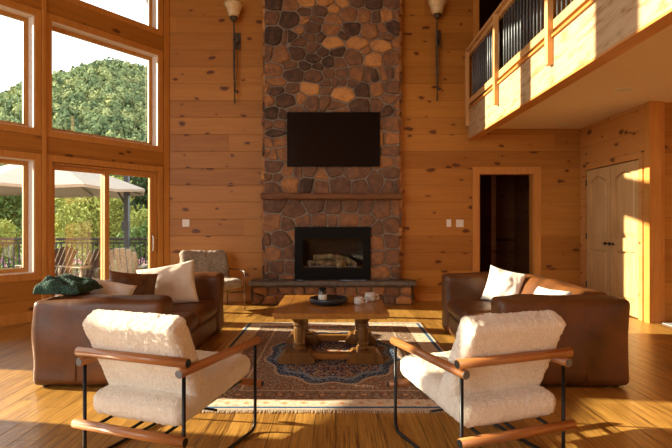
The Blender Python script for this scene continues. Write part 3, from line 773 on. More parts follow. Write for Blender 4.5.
# ------------------------------------------------------------ sofas
def leather(name, c0, c1, rough=.36):
    s = NT(name); p = s.pos(); g = s.noise(p, 3.0, 5, .6); g2 = s.noise(p, 160, 3, .6)
    vo = s.n('ShaderNodeTexVoronoi', feature='DISTANCE_TO_EDGE'); s.put(vo.inputs['Vector'], p); vo.inputs['Scale'].default_value = 190
    s.bump(s.math('ADD', s.math('MULTIPLY', g2, .4), s.math('MULTIPLY', s.noise(p, 12, 4, .6), 1.3)), .35, .006)
    return s.fin(s.ramp(g, [(.3, c0), (.72, c1)]), s.mrange(g, .3, .7, rough, rough+.14), spec=.5)
M['leather'] = leather('brown_leather', (0.058, 0.020, 0.006), (0.175, 0.061, 0.013))
M['leather_left'] = M['leather']
def sofa(loc, rz, label):
    t = thing('leather_sofa', label, 'sofa', loc, rz, 'facing leather sofas')
    D, L = 0.98, 2.17; m = M['leather']          # local: back at x=0, front at x=D, length y 0..L
    for y0, y1, sd_ in ((0, .27, 1), (L-.27, L, 2)):
        bm = BM(); soft_box(bm, 0, D, y0, y1, .02, .66, .042, .025, (.010, .02, .018), .018, 3.6, sd_); a = link('armrest', bm, m, t, True)
        # seams down the end panel and round the outer edge
        yo = y0 if y0 == 0 else y1; s = -1 if y0 == 0 else 1
        for x in (.34, .66):
            bm = BM(); tube(bm, [(x, yo+s*.012+ (-s)*.06*max(0, (z-.6)/.06)**2, z) for z in (.06, .2, .35, .5, .585)], .0045, 6)
            link('seam', bm, m, a, True)
    bm = BM(); soft_box(bm, 0, .36, .255, L-.255, .02, .675, .08, .03, (.02, .0, .02), .022, 3.2, 3, skew=lambda p: Vector((p.x*(1-.42*max(0, (p.z-.36)/.31)), p.y, p.z))); b = link('backrest', bm, m, t, True)
    bm = BM(); soft_box(bm, .28, D-.02, .26, L-.26, .02, .26, .03, .04, (0, 0, 0), .006, 3, 4); link('base', bm, m, t, True)
    for k in range(2):
        y0 = .268+k*.819; bm = BM(); soft_box(bm, .285, D-.005, y0, y0+.815, .235, .395, .055, .03, (.015, 0, .022), .016, 3.5, 5+k); link('seat_cushion', bm, m, t, True)
    for x in (.08, D-.08):
        for y in (.08, L-.08):
            bm = BM(); lathe(bm, [(.03, 0), (.03, .03)], (x, y, 0), 12); link('foot', bm, M['black_satin'], t)
    return t
sofa((-2.28, 3.88, 0), 0, 'brown leather sofa on the left by the windows, with pillows and a green throw')
sofa((2.205, 3.88+2.17, 0), PI, 'brown leather sofa on the right before the closet, its inner back sunlit')
def cloth_mat(name, c, sc_=60, b=.5, rough=.9):
    s = NT(name); p = s.pos(); g = s.noise(p, sc_, 3); s.bump(g, b, .004)
    g2 = s.noise(p, 5, 3)
    s.b.inputs['Sheen Weight'].default_value = .3
    return s.fin(s.ramp(g2, [(.3, tuple(k*.85 for k in c)), (.7, c)]), rough, spec=.2)
M['white_linen'] = cloth_mat('white_linen', (.84, .78, .70)); M['cream_velvet'] = cloth_mat('cream_velvet', (.80, .70, .58))
def pillow(loc, w_, h_, t_, rot, mat, label, seed):
    bm = pillow_bm(w_, h_, t_, seed); o = link('throw_pillow', bm, mat, None, True)
    o.location = loc; o.rotation_euler = rot; tag(o, label, 'pillow', 'throw pillows on the sofas'); return o
R = math.radians
pillow((-1.755, 5.42, .585), .60, .46, .20, (R(72), R(-10), R(8)), M['cream_velvet'], 'large cream throw pillow at the far end of the left sofa', 1)
pillow((-1.93, 4.93, .61), .44, .34, .17, (R(72), R(6), R(22)), M['leather'], 'brown leather pillow on the left sofa, between the white and cream pillows', 2)
pillow((-1.93, 4.42, .605), .38, .30, .15, (R(62), R(12), R(8)), M['white_linen'], 'small white pillow beside the green throw on the left sofa', 3)
pillow((1.77, 5.50, .565), .39, .385, .15, (R(74), R(12), R(-34)), M['white_linen'], 'square white pillow at the far end of the right sofa', 4)
pillow((1.79, 4.42, .53), .40, .34, .14, (R(60), R(0), R(-70)), M['white_linen'], 'pale pillow just showing above the near arm of the right sofa', 5)
# green throw
def throw():
    bm = BM(); nx, ny = 60, 50; g = {}
    for s in (1, 0):
        for i in range(nx+1):
            for j in range(ny+1):
                u = i/nx; v = j/ny; k = max(0, (1-(2*u-1)**4)*(1-(2*v-1)**4))**.33
                ed = i in (0, nx) or j in (0, ny)
                if s == 0 and ed: g[(0, i, j)] = g[(1, i, j)]; continue
                x = -2.30+.35*u + .03*noise.noise(Vector((v*4, 0, 1))); y = 3.94+.42*v + .03*noise.noise(Vector((u*4, 3, 1)))
                hump = .095+.020*math.sin(u*5.2+.4)+.03*noise.noise(Vector((u*3.5, v*3.5, 4)))+.012*math.sin(v*26+3*noise.noise(Vector((u*3, v*3, 0))))
                z = .697+(hump*k if s else -.003*k)+.005*noise.noise(Vector((u*50, v*50, 3)))*s
                g[(s, i, j)] = bm.verts.new((x, y, z))
    for s in (1, 0):
        for i in range(nx):
            for j in range(ny):
                f = [g[(s, i, j)], g[(s, i+1, j)], g[(s, i+1, j+1)], g[(s, i, j+1)]]
                if not s: f.reverse()
                bm.faces.new(f)
    s = NT('green_knit'); p = s.pos(); vo = s.n('ShaderNodeTexVoronoi'); s.put(vo.inputs['Vector'], p); vo.inputs['Scale'].default_value = 75
    s.bump(vo.outputs['Distance'], .9, .01)
    o = link('knit_throw', bm, s.fin(s.ramp(vo.outputs['Distance'], [(0.1, (.045, .12, .085)), (.7, (.012, .04, .03))]), .95), None, True)
    tag(o, 'dark green knitted throw bunched on the near back corner of the left sofa', 'blanket')
throw()

# ------------------------------------------------------------ sherpa chairs
def sherpa_mat(name, c0, c1, sc_=70):
    s = NT(name); p = s.pos(); g = s.noise(p, sc_, 4, .7); g2 = s.noise(p, 9, 3)
    s.bump(g, 1.0, .012); s.b.inputs['Sheen Weight'].default_value = .5
    f = s.math('ADD', s.math('MULTIPLY', g, .7), s.math('MULTIPLY', g2, .3))
    return s.fin(s.ramp(f, [(.36, c0), (.56, c1)]), .95, spec=.1)
M['sherpa'] = sherpa_mat('cream_sherpa', (.80, .72, .57), (.95, .89, .76))
M['dowel'] = wood_mat('walnut_dowel', (.25, .088, .024), (.48, .20, .062), 'X', .3, coat=.2)
M['dowel_y'] = wood_mat('walnut_dowel_arm', (.25, .088, .024), (.48, .20, .062), 'Y', .3, coat=.2)
def lounge_chair(loc, rz, label):
    t = thing('lounge_chair', label, 'armchair', loc, rz, 'cream sherpa lounge chairs with their backs to the camera')
    hw = .305; dp = .70; ah = .53
    for s in (-1, 1):                       # black rod loops: rear upright, floor sled, front upright
        bm = BM(); tube(bm, fil([(s*hw, 0, ah), (s*hw, 0, .011), (s*hw, dp-.02, .011), (s*hw, dp-.02, ah+.0)], .06, 7), .0095, 10)
        link('side_frame', bm, M['black_metal'], t, True)
        bm = BM(); tube(bm, [(s*hw, -.035, ah), (s*hw, dp+.01, ah+.004)], .0225, 16); a = link('arm_dowel', bm, M['dowel_y'], t, True)
        bm = BM(); tube(bm, [(s*hw, -.0358, ah), (s*hw, -.0395, ah)], .0195, 16); link('end_cap', bm, M['umb_grey'], a); bm = BM(); tube(bm, [(s*hw, dp+.011, ah+.004), (s*hw, dp+.014, ah+.004)], .0165, 16)
        link('end_cap', bm, M['steel'], a)
        for m_ in (-1, 1): pass
    def bar(y, z, r=.0235, name='cross_dowel', ex=.032):
        bm = BM(); tube(bm, [(-hw-ex, y, z), (hw+ex, y, z)], r, 16); a = link(name, bm, M['dowel'], t, True)
        bm = BM(); tube(bm, [(-hw-ex-.0005, y, z), (-hw-ex-.003, y, z)], r*.85, 16); link('end_cap', bm, M['black_metal'], a); bm = BM(); tube(bm, [(hw+ex+.0005, y, z), (hw+ex+.003, y, z)], r*.85, 16); link('end_cap', bm, M['black_metal'], a)
    bar(-.012, ah+.0465); bar(-.034, .215); bar(dp+.008, .275, .02)
    # black flat slats under the seat
    for x in (-.2, 0, .2):
        bm = BM(); tube(bm, [(x, -.02, .222), (x, dp, .282)], .008, 8); link('seat_slat', bm, M['black_metal'], t, True)
    bm = BM(); tube(bm, [(-.27, .33, .235), (.27, .33, .235)], .007, 8); link('seat_slat', bm, M['black_metal'], t, True)
    # seat cushion, sloping down to the back
    W2 = .283
    ms = Matrix.Translation((0, .03, .245)) @ Matrix.Rotation(R(7.5), 4, 'X')
    bm = BM(); soft_box(bm, -W2, W2, -.02, .68, 0, .125, .05, .012, (.004, .008, .010), .004, 7, 11, ms, .006, 60); link('seat_cushion', bm, M['sherpa'], t, True)
    mb = Matrix.Translation((0, .212, .335)) @ Matrix.Rotation(R(27), 4, 'X')
    bm = BM(); soft_box(bm, -W2, W2, -.064, .064, -.02, .49, .036, .012, (.003, .008, .003), .003, 7, 13, mb, .006, 60); link('back_cushion', bm, M['sherpa'], t, True)
lounge_chair((-1.005, 2.565, 0), R(-20.5), 'cream sherpa lounge chair on the left foreground, back to the camera, wooden dowel arms')
lounge_chair((.876, 2.55, 0), R(20.5), 'cream sherpa lounge chair on the right foreground, back to the camera, wooden dowel arms')

# accent chair by the back wall
M['grey_shearling'] = sherpa_mat('grey_brown_shearling', (.15, .115, .075), (.38, .31, .23), 38)
ac = thing('accent_chair', 'grey-brown shearling chair on thin metal legs behind the left sofa', 'armchair', (-1.80, 7.52, 0), R(-56))
# local: front is +x
M['chrome'] = plain('dark_chrome', (.30, .28, .25), .25, 1.0)
for s in (-1, 1):
    bm = BM(); tube(bm, fil([(.36, s*.36, .004), (.34, s*.36, .56), (-.22, s*.36, .56), (-.30, s*.36, .004)], .05, 5), .0075, 8); link('side_frame', bm, M['chrome'], ac, True)
bm = BM(); tube(bm, [(.34, -.36, .26), (.34, .36, .26)], .008, 8); tube(bm, [(-.26, -.36, .26), (-.26, .36, .26)], .008, 8); tube(bm, [(.34, -.36, .26), (-.26, .36, .26)], .007, 8); tube(bm, [(.34, .36, .26), (-.26, -.36, .26)], .007, 8)
link('cross_brace', bm, M['chrome'], ac, True)
bm = BM(); soft_box(bm, -.27, .38, -.32, .32, .32, .44, .055, .022, (.01, .01, .02), .02, 5, 3, None, .012, 30); link('seat_cushion', bm, M['grey_shearling'], ac, True)
mb = Matrix.Translation((-.24, 0, .43)) @ Matrix.Rotation(R(-16), 4, 'Y')
bm = BM(); soft_box(bm, -.07, .06, -.345, .345, -.02, .41, .055, .022, (.02, .01, .01), .03, 5, 5, mb, .014, 30); link('back_cushion', bm, M['grey_shearling'], ac, True)

# ------------------------------------------------------------ coffee table
M['oak'] = wood_mat('honey_oak', (.20, .080, .016), (.44, .205, .042), 'X', .28, coat=.25)
M['oak_dark'] = wood_mat('dark_honey_oak', (.09, .038, .009), (.27, .125, .027), 'Z', .3, coat=.25)
M['oak_y'] = wood_mat('honey_oak_lengthwise', (.24, .092, .016), (.49, .225, .040), 'Y', .27, coat=.25, bmp=.03)
ct = thing('coffee_table', 'square honey oak coffee table on four stout turned columns, on the rug', 'coffee table', (-.045, 5.0, RZ))
bm = BM(); TT = .455
prism(bm, [(-.5, -.575), (.5, -.575), (.5, .575), (-.5, .575)], 'z', TT-.028, TT-.006)
bx(bm, -.485, .485, -.56, .56, TT-.05, TT-.028)
for (x0, x1, y0, y1) in ((-.5, -.395, -.575, .575), (.395, .5, -.575, .575), (-.393, .393, -.575, -.47), (-.393, .393, .47, .575)): bx(bm, x0, x1, y0, y1, TT-.006, TT, bev=.002)
bx(bm, -.391, .391, -.468, .468, TT-.006, TT-.001)
link('tabletop', bm, M['oak_y'], ct)
bm = BM()
bx(bm, -.38, .38, -.42, -.39, TT-.075, TT-.05); bx(bm, -.38, .38, .39, .42, TT-.075, TT-.05); bx(bm, -.38, -.35, -.39, .39, TT-.075, TT-.05); bx(bm, .35, .38, -.39, .39, TT-.075, TT-.05)
link('apron', bm, M['oak'], ct)
for sy in (-1, 1):
    for sx in (-1, 1):
        x, y = sx*.285, sy*.33
        bm = BM(); bx(bm, x-.062, x+.062, y-.062, y+.062, TT-.09, TT-.05, bev=.004)
        lathe(bm, [(.055, .095), (.06, .105), (.06, .12), (.045, .13), (.053, .145), (.053, .155), (.046, .165), (.050, .21), (.050, .285), (.045, .30), (.055, .305), (.058, .315), (.055, .325), (.047, .33), (.058, .35), (.062, .365)], (x, y, 0), 12)
        link('column_leg', bm, M['oak_dark'], ct)
    # sled base: block feet with chamfered ends and stretcher between them
    y = sy*.37
    for sx in (-1, 1):
        bm = BM(); x = sx*.30
        prism(bm, [(x-.16, 0), (x+.16, 0), (x+.16, .035), (x+.105, .095), (x-.105, .095), (x-.16, .035)], 'y', y-.11, y+.11); fixn(bm)
        link('foot_block', bm, M['oak_dark'], ct)
    bm = BM(); bx(bm, -.20, .20, y-.035, y+.035, .02, .075, bev=.004); link('stretcher', bm, M['oak'], ct)
for sx in (-1, 1):
    bm = BM(); bx(bm, sx*.30-.035, sx*.30+.035, -.27, .27, .02, .08, bev=.004); link('stretcher', bm, M['oak_y'], ct)
TZ = RZ+TT
M['pewter'] = plain('dark_pewter', (.06, .065, .075), .35, .7, .3, 40, .4)
bm = BM(); lathe(bm, [(0, .001), (.13, .001), (.175, .012), (.185, .055), (.180, .060), (.165, .018), (.12, .010), (0, .008)], (0, 0, 0), 36, False)
tr = link('tray', bm, M['pewter'], None, True, (-.07, 4.98, TZ)); tag(tr, 'round dark metal tray on the coffee table holding a bottle', 'tray')
M['amber'] = plain('dark_amber_glass', (.02, .012, .008), .12, 0, .1)
bt = thing('bottle', 'dark bottle with a white label standing in the round tray', 'bottle', (-.128, 5.0, TZ+.0115))
bm = BM(); lathe(bm, [(.0, 0), (.034, 0), (.036, .004), (.036, .092), (.033, .098), (.026, .101), (.026, .106), (0, .106)], seg=24, cap=False); link('bottle_body', bm, M['amber'], bt, True)
bm = BM(); lathe(bm, [(.0365, .018), (.0365, .068)], seg=24, cap=False); link('label', bm, M['white_plastic'], bt, True)
bm = BM(); lathe(bm, [(0, .106), (.028, .106), (.029, .124), (0, .124)], seg=18, cap=False); link('cap', bm, M['black_satin'], bt); bt.scale = (1.12, 1.12, 1.12)
# small dark dishes in the tray
for dx, dy, r in ((.03, .02, .045), (.085, -.04, .04)):
    bm = BM(); lathe(bm, [(0, 0), (r*.7, 0), (r, .03), (r*.95, .03), (r*.66, .006), (0, .005)], seg=20, cap=False)
    o = link('coaster_dish', bm, M['pewter'], None, True, (-.06+dx, 4.98+dy, TZ+.0105))
    tag(o, 'small dark dish in the round tray, %s' % ('behind its middle' if dy > 0 else 'at its right side'), 'dish', 'dark dishes in the tray')
M['ceramic'] = plain('grey_white_ceramic', (.62, .62, .58), .3, 0, .15, 30)
for x, y, r, h_, lb in ((.218, 4.93, .044, .068, 'grey-white ceramic cup on the coffee table, the lower one beside the tray'), (.335, 5.12, .050, .085, 'taller grey-white ceramic mug on the coffee table, rightmost')):
    m_ = thing('mug', lb, 'cup', (x, y, TZ), 0, 'cups on the coffee table')
    bm = BM(); lathe(bm, [(0, 0), (r*.8, 0), (r, .008), (r*1.02, h_*.5), (r, h_), (r*.92, h_), (r*.9, h_*.5), (r*.8, .01), (0, .008)], seg=28, cap=False); link('cup_body', bm, M['ceramic'], m_, True)
    bm = BM(); tube(bm, fil([(r*.95, 0, h_*.8), (r+.03, 0, h_*.8), (r+.03, 0, h_*.25), (r*.95, 0, h_*.25)], .02, 5), .005, 8); link('handle', bm, M['ceramic'], m_, True)
# grey mat on the far right
bm = BM(); soft_box(bm, 4.02, 5.2, 6.12, 6.42, .001, .014, .005, .06, fine=.0008, fsc=60)
tag(link('floor_mat', bm, plain('grey_mat', (.30, .31, .33), .95, 0, .2, 80, .5)), 'grey floor mat against the pine wall at the far right', 'mat')

# ------------------------------------------------------------ outside
M['grass'] = plain('lawn_grass', (.12, .17, .045), .9, 0, .4, 3)
bm = BM(); n = 40
gv = [[bm.verts.new((-140+180*i/n, -20+330*j/n, -.75 - .02*max(0, (-20+330*j/n)-14)*0 + .25*noise.noise(Vector((i*.7, j*.7, 0))))) for j in range(n+1)] for i in range(n+1)]
for i in range(n):
    for j in range(n): bm.faces.new((gv[i][j], gv[i+1][j], gv[i+1][j+1], gv[i][j+1]))
struct('ground', bm, M['grass'], smooth=True)
M['deck'] = plank_mat('deck_boards', (1, 0, 0), (0, 1, 0), rh=.14, cols=((.22, .17, .13), (.34, .27, .21)), knots=False, L=4)
bm = BM()
q0 = LW(-.6, TH+.01, 0); q1 = LW(SEND+.3, TH+.01, 0)
prism(bm, [(q0.x, q0.y), (q1.x, q1.y), (-16, q1.y), (-16, 12.5), (q0.x, 12.5)], 'z', -.22, -.12); fixn(bm); struct('floor_deck', bm, M['deck'])
rd = thing('deck_railing', 'dark metal deck railing with vertical balusters outside the windows', 'railing', (0, 12.35, -.12))
M['dark_rail'] = plain('dark_brown_metal', (.022, .018, .015), .5, .2)
xs0, xs1 = -15.5, -2.3
bm = BM(); bx(bm, xs0, xs1, -.05, .05, .96, 1.02); bx(bm, xs0, xs1, -.025, .025, .88, .925); link('top_rail', bm, M['dark_rail'], rd)
bm = BM(); bx(bm, xs0, xs1, -.02, .02, .09, .125); link('bottom_rail', bm, M['dark_rail'], rd)
x = xs0+.05
while x < xs1:
    bm = BM(); bx(bm, x-.045, x+.045, -.045, .045, 0, 1.04); link('post', bm, M['dark_rail'], rd); x += 1.65
nb = 0; x = xs1-.1
while nb < 98 and x > xs0:
    bm = BM(); bx(bm, x-.013, x+.013, -.013, .013, .125, .90); link('baluster', bm, M['dark_rail'], rd); x -= .125; nb += 1
# umbrella
um = thing('cantilever_umbrella', 'large beige cantilever patio umbrella on a dark pole on the deck', 'umbrella', (-5.85, 10.6, -.12))
M['canvas'] = plain('beige_canvas', (.36, .33, .29), .85, 0, .04); M['umb_metal'] = plain('grey_metal', (.045, .052, .06), .4, .5)
bm = BM(); N8 = 8; Rr = 1.95; segs = 8; 
def cz(rn, k): return 2.72-.66*rn**1.1
ring = []
for j in range(segs+1):
    rn = j/segs; rr_ = []
    for k in range(N8*4):
        a = 2*PI*k/(N8*4); fr_ = (k % 4)/4; sc_ = 1/(math.cos(abs(fr_-.5)*0+ (fr_*PI/4 - PI/8))/math.cos(PI/8))
        rad = Rr*rn*sc_*math.cos(PI/8)/math.cos(PI/8)
        sag = .05*rn*(1-abs(2*fr_-1)) 
        rr_.append(bm.verts.new((rad*math.cos(a), rad*math.sin(a), cz(rn, k)-sag)))
    ring.append(rr_)
for A, B in zip(ring, ring[1:]):
    for k in range(len(A)): bm.faces.new((A[k], A[(k+1) % len(A)], B[(k+1) % len(A)], B[k]))
ext = [bm.verts.new(v.co+Vector((0, 0, -.05))) for v in ring[-1]]
for k in range(len(ext)): bm.faces.new((ring[-1][k], ring[-1][(k+1) % len(ext)], ext[(k+1) % len(ext)], ext[k]))
bmesh.ops.remove_doubles(bm, verts=bm.verts[:], dist=1e-4)
cn = link('canopy', bm, M['canvas'], um); 
md = cn.modifiers.new('thick', 'SOLIDIFY'); md.thickness = .006
for k in range(N8):
    a = 2*PI*k/N8; bm = BM(); tube(bm, [(.05*math.cos(a), .05*math.sin(a), 2.56), (Rr*.5*math.cos(a), Rr*.5*math.sin(a), 2.30), (Rr*.97*math.cos(a), Rr*.97*math.sin(a), 2.045)], .012, 6); link('rib', bm, M['umb_metal'], um)
px_ = 1.12; py_ = 1.15
bm = BM(); bx(bm, px_-.05, px_+.05, py_-.06, py_+.06, .05, 3.0, bev=.01); link('pole', bm, M['umb_metal'], um)
bm = BM(); tube(bm, [(px_, py_, 2.7), (px_*.5, py_*.5, 2.98), (0, 0, 2.95), (0, 0, 2.60)], .035, 8); tube(bm, [(px_, py_, 1.75), (px_*.55, py_*.55, 2.9)], .025, 8); link('arm', bm, M['umb_metal'], um)
bm = BM(); bx(bm, px_-.45, px_+.45, py_-.3, py_+.3, .0, .06, bev=.01); link('base_plate', bm, M['umb_metal'], um)
bm = BM(); bx(bm, px_-.08, px_+.08, py_-.10, py_-.06, 1.2, 1.4, bev=.01); link('crank_box', bm, M['umb_metal'], um)
# deck chairs
def deck_chair(loc, rz, cols, label):
    t = thing('deck_chair', label, 'deck chair', loc, rz, 'slatted deck chairs outside')
    m1, m2 = cols
    for k in range(6):      # back slats, local facing -x
        y = -.25+k*.10; hgt = .62+.10*(1-((k-2.5)/2.5)**2)
        bm = BM(); mt = Matrix.Translation((.22, y, .30)) @ Matrix.Rotation(R(32), 4, 'Y'); bx(bm, -.01, .01, -.042, .042, 0, hgt, mt, bev=.004); link('back_slat', bm, m1, t)
    for k in range(5):
        x = -.30+k*.11; bm = BM(); bx(bm, x-.045, x+.045, -.28, .28, .36-.035*k, .38-.035*k, bev=.004); link('seat_slat', bm, m2, t)
    for s in (-1, 1):
        bm = BM(); bx(bm, -.38, .42, s*.33-.055, s*.33+.055, .53, .55, bev=.005); link('armrest', bm, m2, t)
        bm = BM(); bx(bm, -.34, -.28, s*.30-.012, s*.30+.012, 0, .53); link('leg', bm, m2, t)
        bm = BM(); prism(bm, [(-.36, .33), (-.36, .40), (.50, .07), (.50, 0), (.42, 0)], 'y', s*.28-.012, s*.28+.012); fixn(bm); link('leg', bm, m2, t)
        bm = BM(); bx(bm, .30, .36, s*.31-.012, s*.31+.012, .08, .53); link('arm_support', bm, m2, t)
M['brown_slat'] = plain('brown_slat', (.06, .035, .024), .6, 0, .2); M['tan_slat'] = plain('tan_slat', (.26, .20, .15), .6, 0, .2)
deck_chair((-5.75, 10.3, -.12), R(-28), (M['brown_slat'], M['tan_slat']), 'slatted deck chair with a brown leaning back, left of the two brown ones')
deck_chair((-4.92, 10.15, -.12), R(-28), (M['brown_slat'], M['tan_slat']), 'slatted deck chair with a brown leaning back, right of the two brown ones')
deck_chair((-4.05, 10.0, -.12), R(-78), (M['tan_slat'], M['tan_slat']), 'tan slatted deck chair with a rounded back beside the umbrella pole')
# trees and shrubs
def leaf_mat(name, c0, c1):
    s = NT(name); p = s.pos(); g = s.noise(p, 1.7, 4); s.b.inputs['Subsurface Weight'].default_value = 0
    return s.fin(s.ramp(g, [(.3, c0), (.7, c1)]), .7, spec=.2)
M['leaf_yellow'] = leaf_mat('yellow_green_leaf', (.22, .26, .05), (.45, .46, .12)); M['leaf_green'] = leaf_mat('green_leaf', (.06, .11, .03), (.16, .23, .06)); M['leaf_dark'] = leaf_mat('dark_leaf', (.025, .055, .025), (.07, .12, .045))
M['bark'] = plain('bark', (.12, .085, .06), .9, 0, .4, 12, .6)
def leaves(bm, rng, blobs, n, size):
    tot = sum(b[3]**2 for b in blobs)
    for (x, y, z, r, rz_) in blobs:
        for _ in range(int(n*r*r/tot)):
            d = Vector((rng.gauss(0, 1), rng.gauss(0, 1), rng.gauss(0, 1))).normalized(); k = rng.uniform(.55, 1.0)*(1+.22*noise.noise(d*2.5+Vector((x, y, z))))
            c = Vector((x+d.x*r*k, y+d.y*r*k, z+d.z*rz_*k)); s = size*rng.uniform(.6, 1.3)
            q = Euler((rng.uniform(0, 6.3), rng.uniform(0, 6.3), 0)).to_matrix()
            vs = [bm.verts.new(c+q @ Vector(p)*s) for p in ((-.5, 0, 0), (0, -.22, .05), (.5, 0, 0), (0, .22, .05))]; bm.faces.new(vs)
def tree(x, y, h_, r, mat, label, seed, zb=-.8, n=7500, size=.15, low=.25, cat='tree', name='garden_tree'):
    rng = random.Random(seed); t = thing(name, label, cat, (x, y, zb), 0, 'trees and shrubs in the garden')
    bm = BM(); tube(bm, [(0, 0, 0), (.05*h_*.1, 0, h_*.3), (-.03*h_*.1, .05, h_*.75)], [.035*h_*.6, .025*h_*.6, .008*h_], 8)
    for k in range(4):
        a = rng.uniform(0, 6.28); tube(bm, [(0, 0, h_*(.3+.1*k)), (r*.5*math.cos(a), r*.5*math.sin(a), h_*(.45+.1*k))], [.015*h_*.6, .004*h_], 6)
    link('trunk', bm, M['bark'], t, True)
    blobs = []
    for k in range(9):
        a = rng.uniform(0, 6.28); f = rng.uniform(0, .62)*r; zz = h_*(low+(1-low)*rng.uniform(.12, .85)); rr = r*rng.uniform(.38, .62)
        blobs.append((f*math.cos(a), f*math.sin(a), zz, rr, min(rr, (h_-zz)*1.0+.15)))
    bm = BM(); leaves(bm, rng, blobs, n, size); link('crown', bm, mat, t)
tree(-8.9, 18.6, 3.7, 2.0, M['leaf_yellow'], 'yellow-green rounded tree beyond the deck, seen left in the sliding door', 1, size=.16)
tree(-7.2, 19, 2.6, 1.5, M['leaf_yellow'], 'low yellow-green shrub behind the deck chairs', 2, low=.1, cat='shrub', name='garden_shrub')
tree(-10.8, 26, 5.0, 2.8, M['leaf_green'], 'mid-green broad tree behind the yellow-green one', 3, size=.2)
tree(-8.2, 23, 5.8, 2.6, M['leaf_dark'], 'tall dark green tree behind the umbrella pole', 4, n=10000, size=.2)
tree(-14.6, 22, 4.6, 2.7, M['leaf_green'], 'mid-green tree seen through the left window', 5, size=.2)
tree(-17.4, 24, 6.5, 3.0, M['leaf_dark'], 'dark tree at the far left outside', 6, n=10000, size=.22)
tree(-6.0, 17.5, 2.4, 1.3, M['leaf_green'], 'green shrub at the right end of the deck railing', 7, low=.05, cat='shrub', name='garden_shrub')
tree(-13.2, 31, 6.5, 3.3, M['leaf_dark'], 'dark green tree far behind the yellow-green trees', 8, n=10000, size=.36)
tree(-12.4, 18.5, 2.1, 1.5, M['leaf_yellow'], 'low yellow-green shrub seen under the umbrella at left', 9, low=.1, cat='shrub', name='garden_shrub')
tree(-21.5, 19, 5.2, 2.8, M['leaf_green'], 'broad green tree standing far left beyond the deck corner', 10, size=.2)
# flower bed
def flowers():
    rng = random.Random(3)
    bm = BM()
    for _ in range(9000):
        x = rng.uniform(-15, -3.4); y = rng.uniform(13.2, 15.6); h_ = rng.uniform(-.75, .25+.25*noise.noise(Vector((x*.8, y, 0)))); s = rng.uniform(.03, .07)
        pk = h_ > -.15 and rng.random() < .5
        q = Euler((rng.uniform(0, 6.3), rng.uniform(0, 6.3), 0)).to_matrix()
        f = bm.faces.new([bm.verts.new(Vector((x, y, h_))+q @ Vector(p)*s*(1.0 if pk else 1.6)) for p in ((-.5, -.3, 0), (.5, -.3, 0), (.5, .3, 0), (-.5, .3, 0))]); f.material_index = 1 if pk else 0
    o = link('flower_bed', bm, [M['leaf_green'], plain('pink_petal', (.62, .22, .42), .7, 0, .2)])
    tag(o, 'bed of pink flowers beyond the deck railing', 'flowers', kind='stuff')
flowers()
# forested hill
def hill_h(x, y):
    d = math.hypot(x, y)
    az = math.degrees(math.atan2(x, y))      # 0 straight ahead, negative left
    pts = [(-66, 5), (-52, 10), (-40, 15), (-33, 27), (-31, 31), (-28.4, 34), (-23.5, 39), (-20, 38), (-15, 30), (-5, 18), (5, 4)]
    H = pts[0][1] if az < pts[0][0] else pts[-1][1]
    for (a0, h0), (a1, h1) in zip(pts, pts[1:]):
        if a0 <= az <= a1: H = h0+(h1-h0)*(az-a0)/(a1-a0)
    k = min(1, max(0, (d-55)/(140-55))); k = k*k*(3-2*k)
    return -.8+H*k*(1.0)*(1 if d < 140 else max(0.2, 1-(d-140)/150))
bm = BM(); nA, nD = 60, 40; hv = []
for i in range(nA+1):
    a = R(-70+80*i/nA); rw = []
    for j in range(nD+1):
        d = 50+150*j/nD; x = d*math.sin(a); y = d*math.cos(a); rw.append(bm.verts.new((x, y, hill_h(x, y)-.3)))
    hv.append(rw)
for i in range(nA):
    for j in range(nD): bm.faces.new((hv[i][j], hv[i][j+1], hv[i+1][j+1], hv[i+1][j]))
fixn(bm); struct('ground_hill', bm, M['grass'], smooth=True)
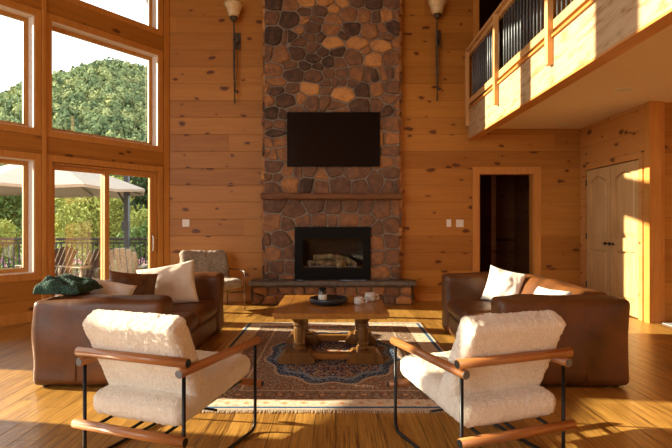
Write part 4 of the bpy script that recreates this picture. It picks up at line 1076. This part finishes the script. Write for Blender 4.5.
def forest():
    import numpy as np
    rng = random.Random(5); tmpl = []
    for k in range(8):
        b = BM(); bmesh.ops.create_icosphere(b, subdivisions=1, radius=.82)
        vs = [v.co*(1+.35*noise.noise(v.co*2+Vector((k*9, 0, 0)))) for v in b.verts]; fs = [[v.index for v in f.verts] for f in b.faces]; b.free()
        for _ in range(70):
            d = Vector((rng.gauss(0, 1), rng.gauss(0, 1), abs(rng.gauss(0, 1))*.9-.3)).normalized(); c_ = d*rng.uniform(.7, 1.08); c_.z *= 1.1
            q = (d+Vector((rng.uniform(-.9, .9), rng.uniform(-.9, .9), rng.uniform(-.9, .9)))).to_track_quat('Z', 'Y').to_matrix(); sz_ = rng.uniform(.22, .42); n0 = len(vs)
            vs += [c_+q @ Vector(p)*sz_ for p in ((-.6, -.35, 0), (.5, -.5, 0), (.6, .4, 0), (-.4, .55, 0))]; fs += [[n0, n0+1, n0+2], [n0, n0+2, n0+3]]
        tmpl.append((np.array([list(v) for v in vs]), np.array(fs)))
    V, F, T = [], [], []; base = 0
    for i_ in range(8000):
        az = rng.uniform(-42, -13) if i_ < 7600 else rng.uniform(-66, -42); d = rng.uniform(60, 150); x = d*math.sin(R(az)); y = d*math.cos(R(az)); r = d/110*rng.choice((.45, .55, .65, .8, 1.0, 1.4))
        z = hill_h(x, y)+r*.5; vs, fs = tmpl[rng.randrange(8)]; c, s_ = math.cos(i_), math.sin(i_); sz = rng.uniform(.9, 1.5)
        W_ = np.empty_like(vs); r *= .85; W_[:, 0] = x+(vs[:, 0]*c-vs[:, 1]*s_)*r; W_[:, 1] = y+(vs[:, 0]*s_+vs[:, 1]*c)*r; W_[:, 2] = z+vs[:, 2]*r*sz
        V.append(W_); F.append(fs+base); base += len(vs); T.append(np.full(len(vs), rng.random(), dtype=np.float32))
    V = np.concatenate(V).astype(np.float32); F = np.concatenate(F).astype(np.int32); T = np.concatenate(T)
    me = bpy.data.meshes.new('hillside_forest'); me.vertices.add(len(V)); me.vertices.foreach_set('co', V.ravel())
    me.loops.add(F.size); me.loops.foreach_set('vertex_index', F.ravel()); me.polygons.add(len(F))
    me.polygons.foreach_set('loop_start', np.arange(0, F.size, 3, dtype=np.int32)); me.polygons.foreach_set('loop_total', np.full(len(F), 3, dtype=np.int32)); me.update(calc_edges=True)
    at = me.attributes.new('tone', 'FLOAT', 'POINT'); at.data.foreach_set('value', T)
    s = NT('forest_leaf'); a = s.n('ShaderNodeAttribute', attribute_name='tone').outputs['Fac']; p = s.pos(); g = s.noise(p, 2.2, 5, .8)
    f = s.math('ADD', s.math('MULTIPLY', a, .6), s.math('MULTIPLY', g, .5))
    me.materials.append(s.fin(s.ramp(f, [(.25, (.10, .14, .07)), (.5, (.19, .24, .11)), (.8, (.33, .35, .15))]), .9, spec=.05))  # leaf tones kept paler, putting distance haze into the colour
    o = bpy.data.objects.new('hillside_forest', me); C.objects.link(o); tag(o, 'dense green and olive forest covering the hill behind the house', 'forest', kind='stuff')
forest()
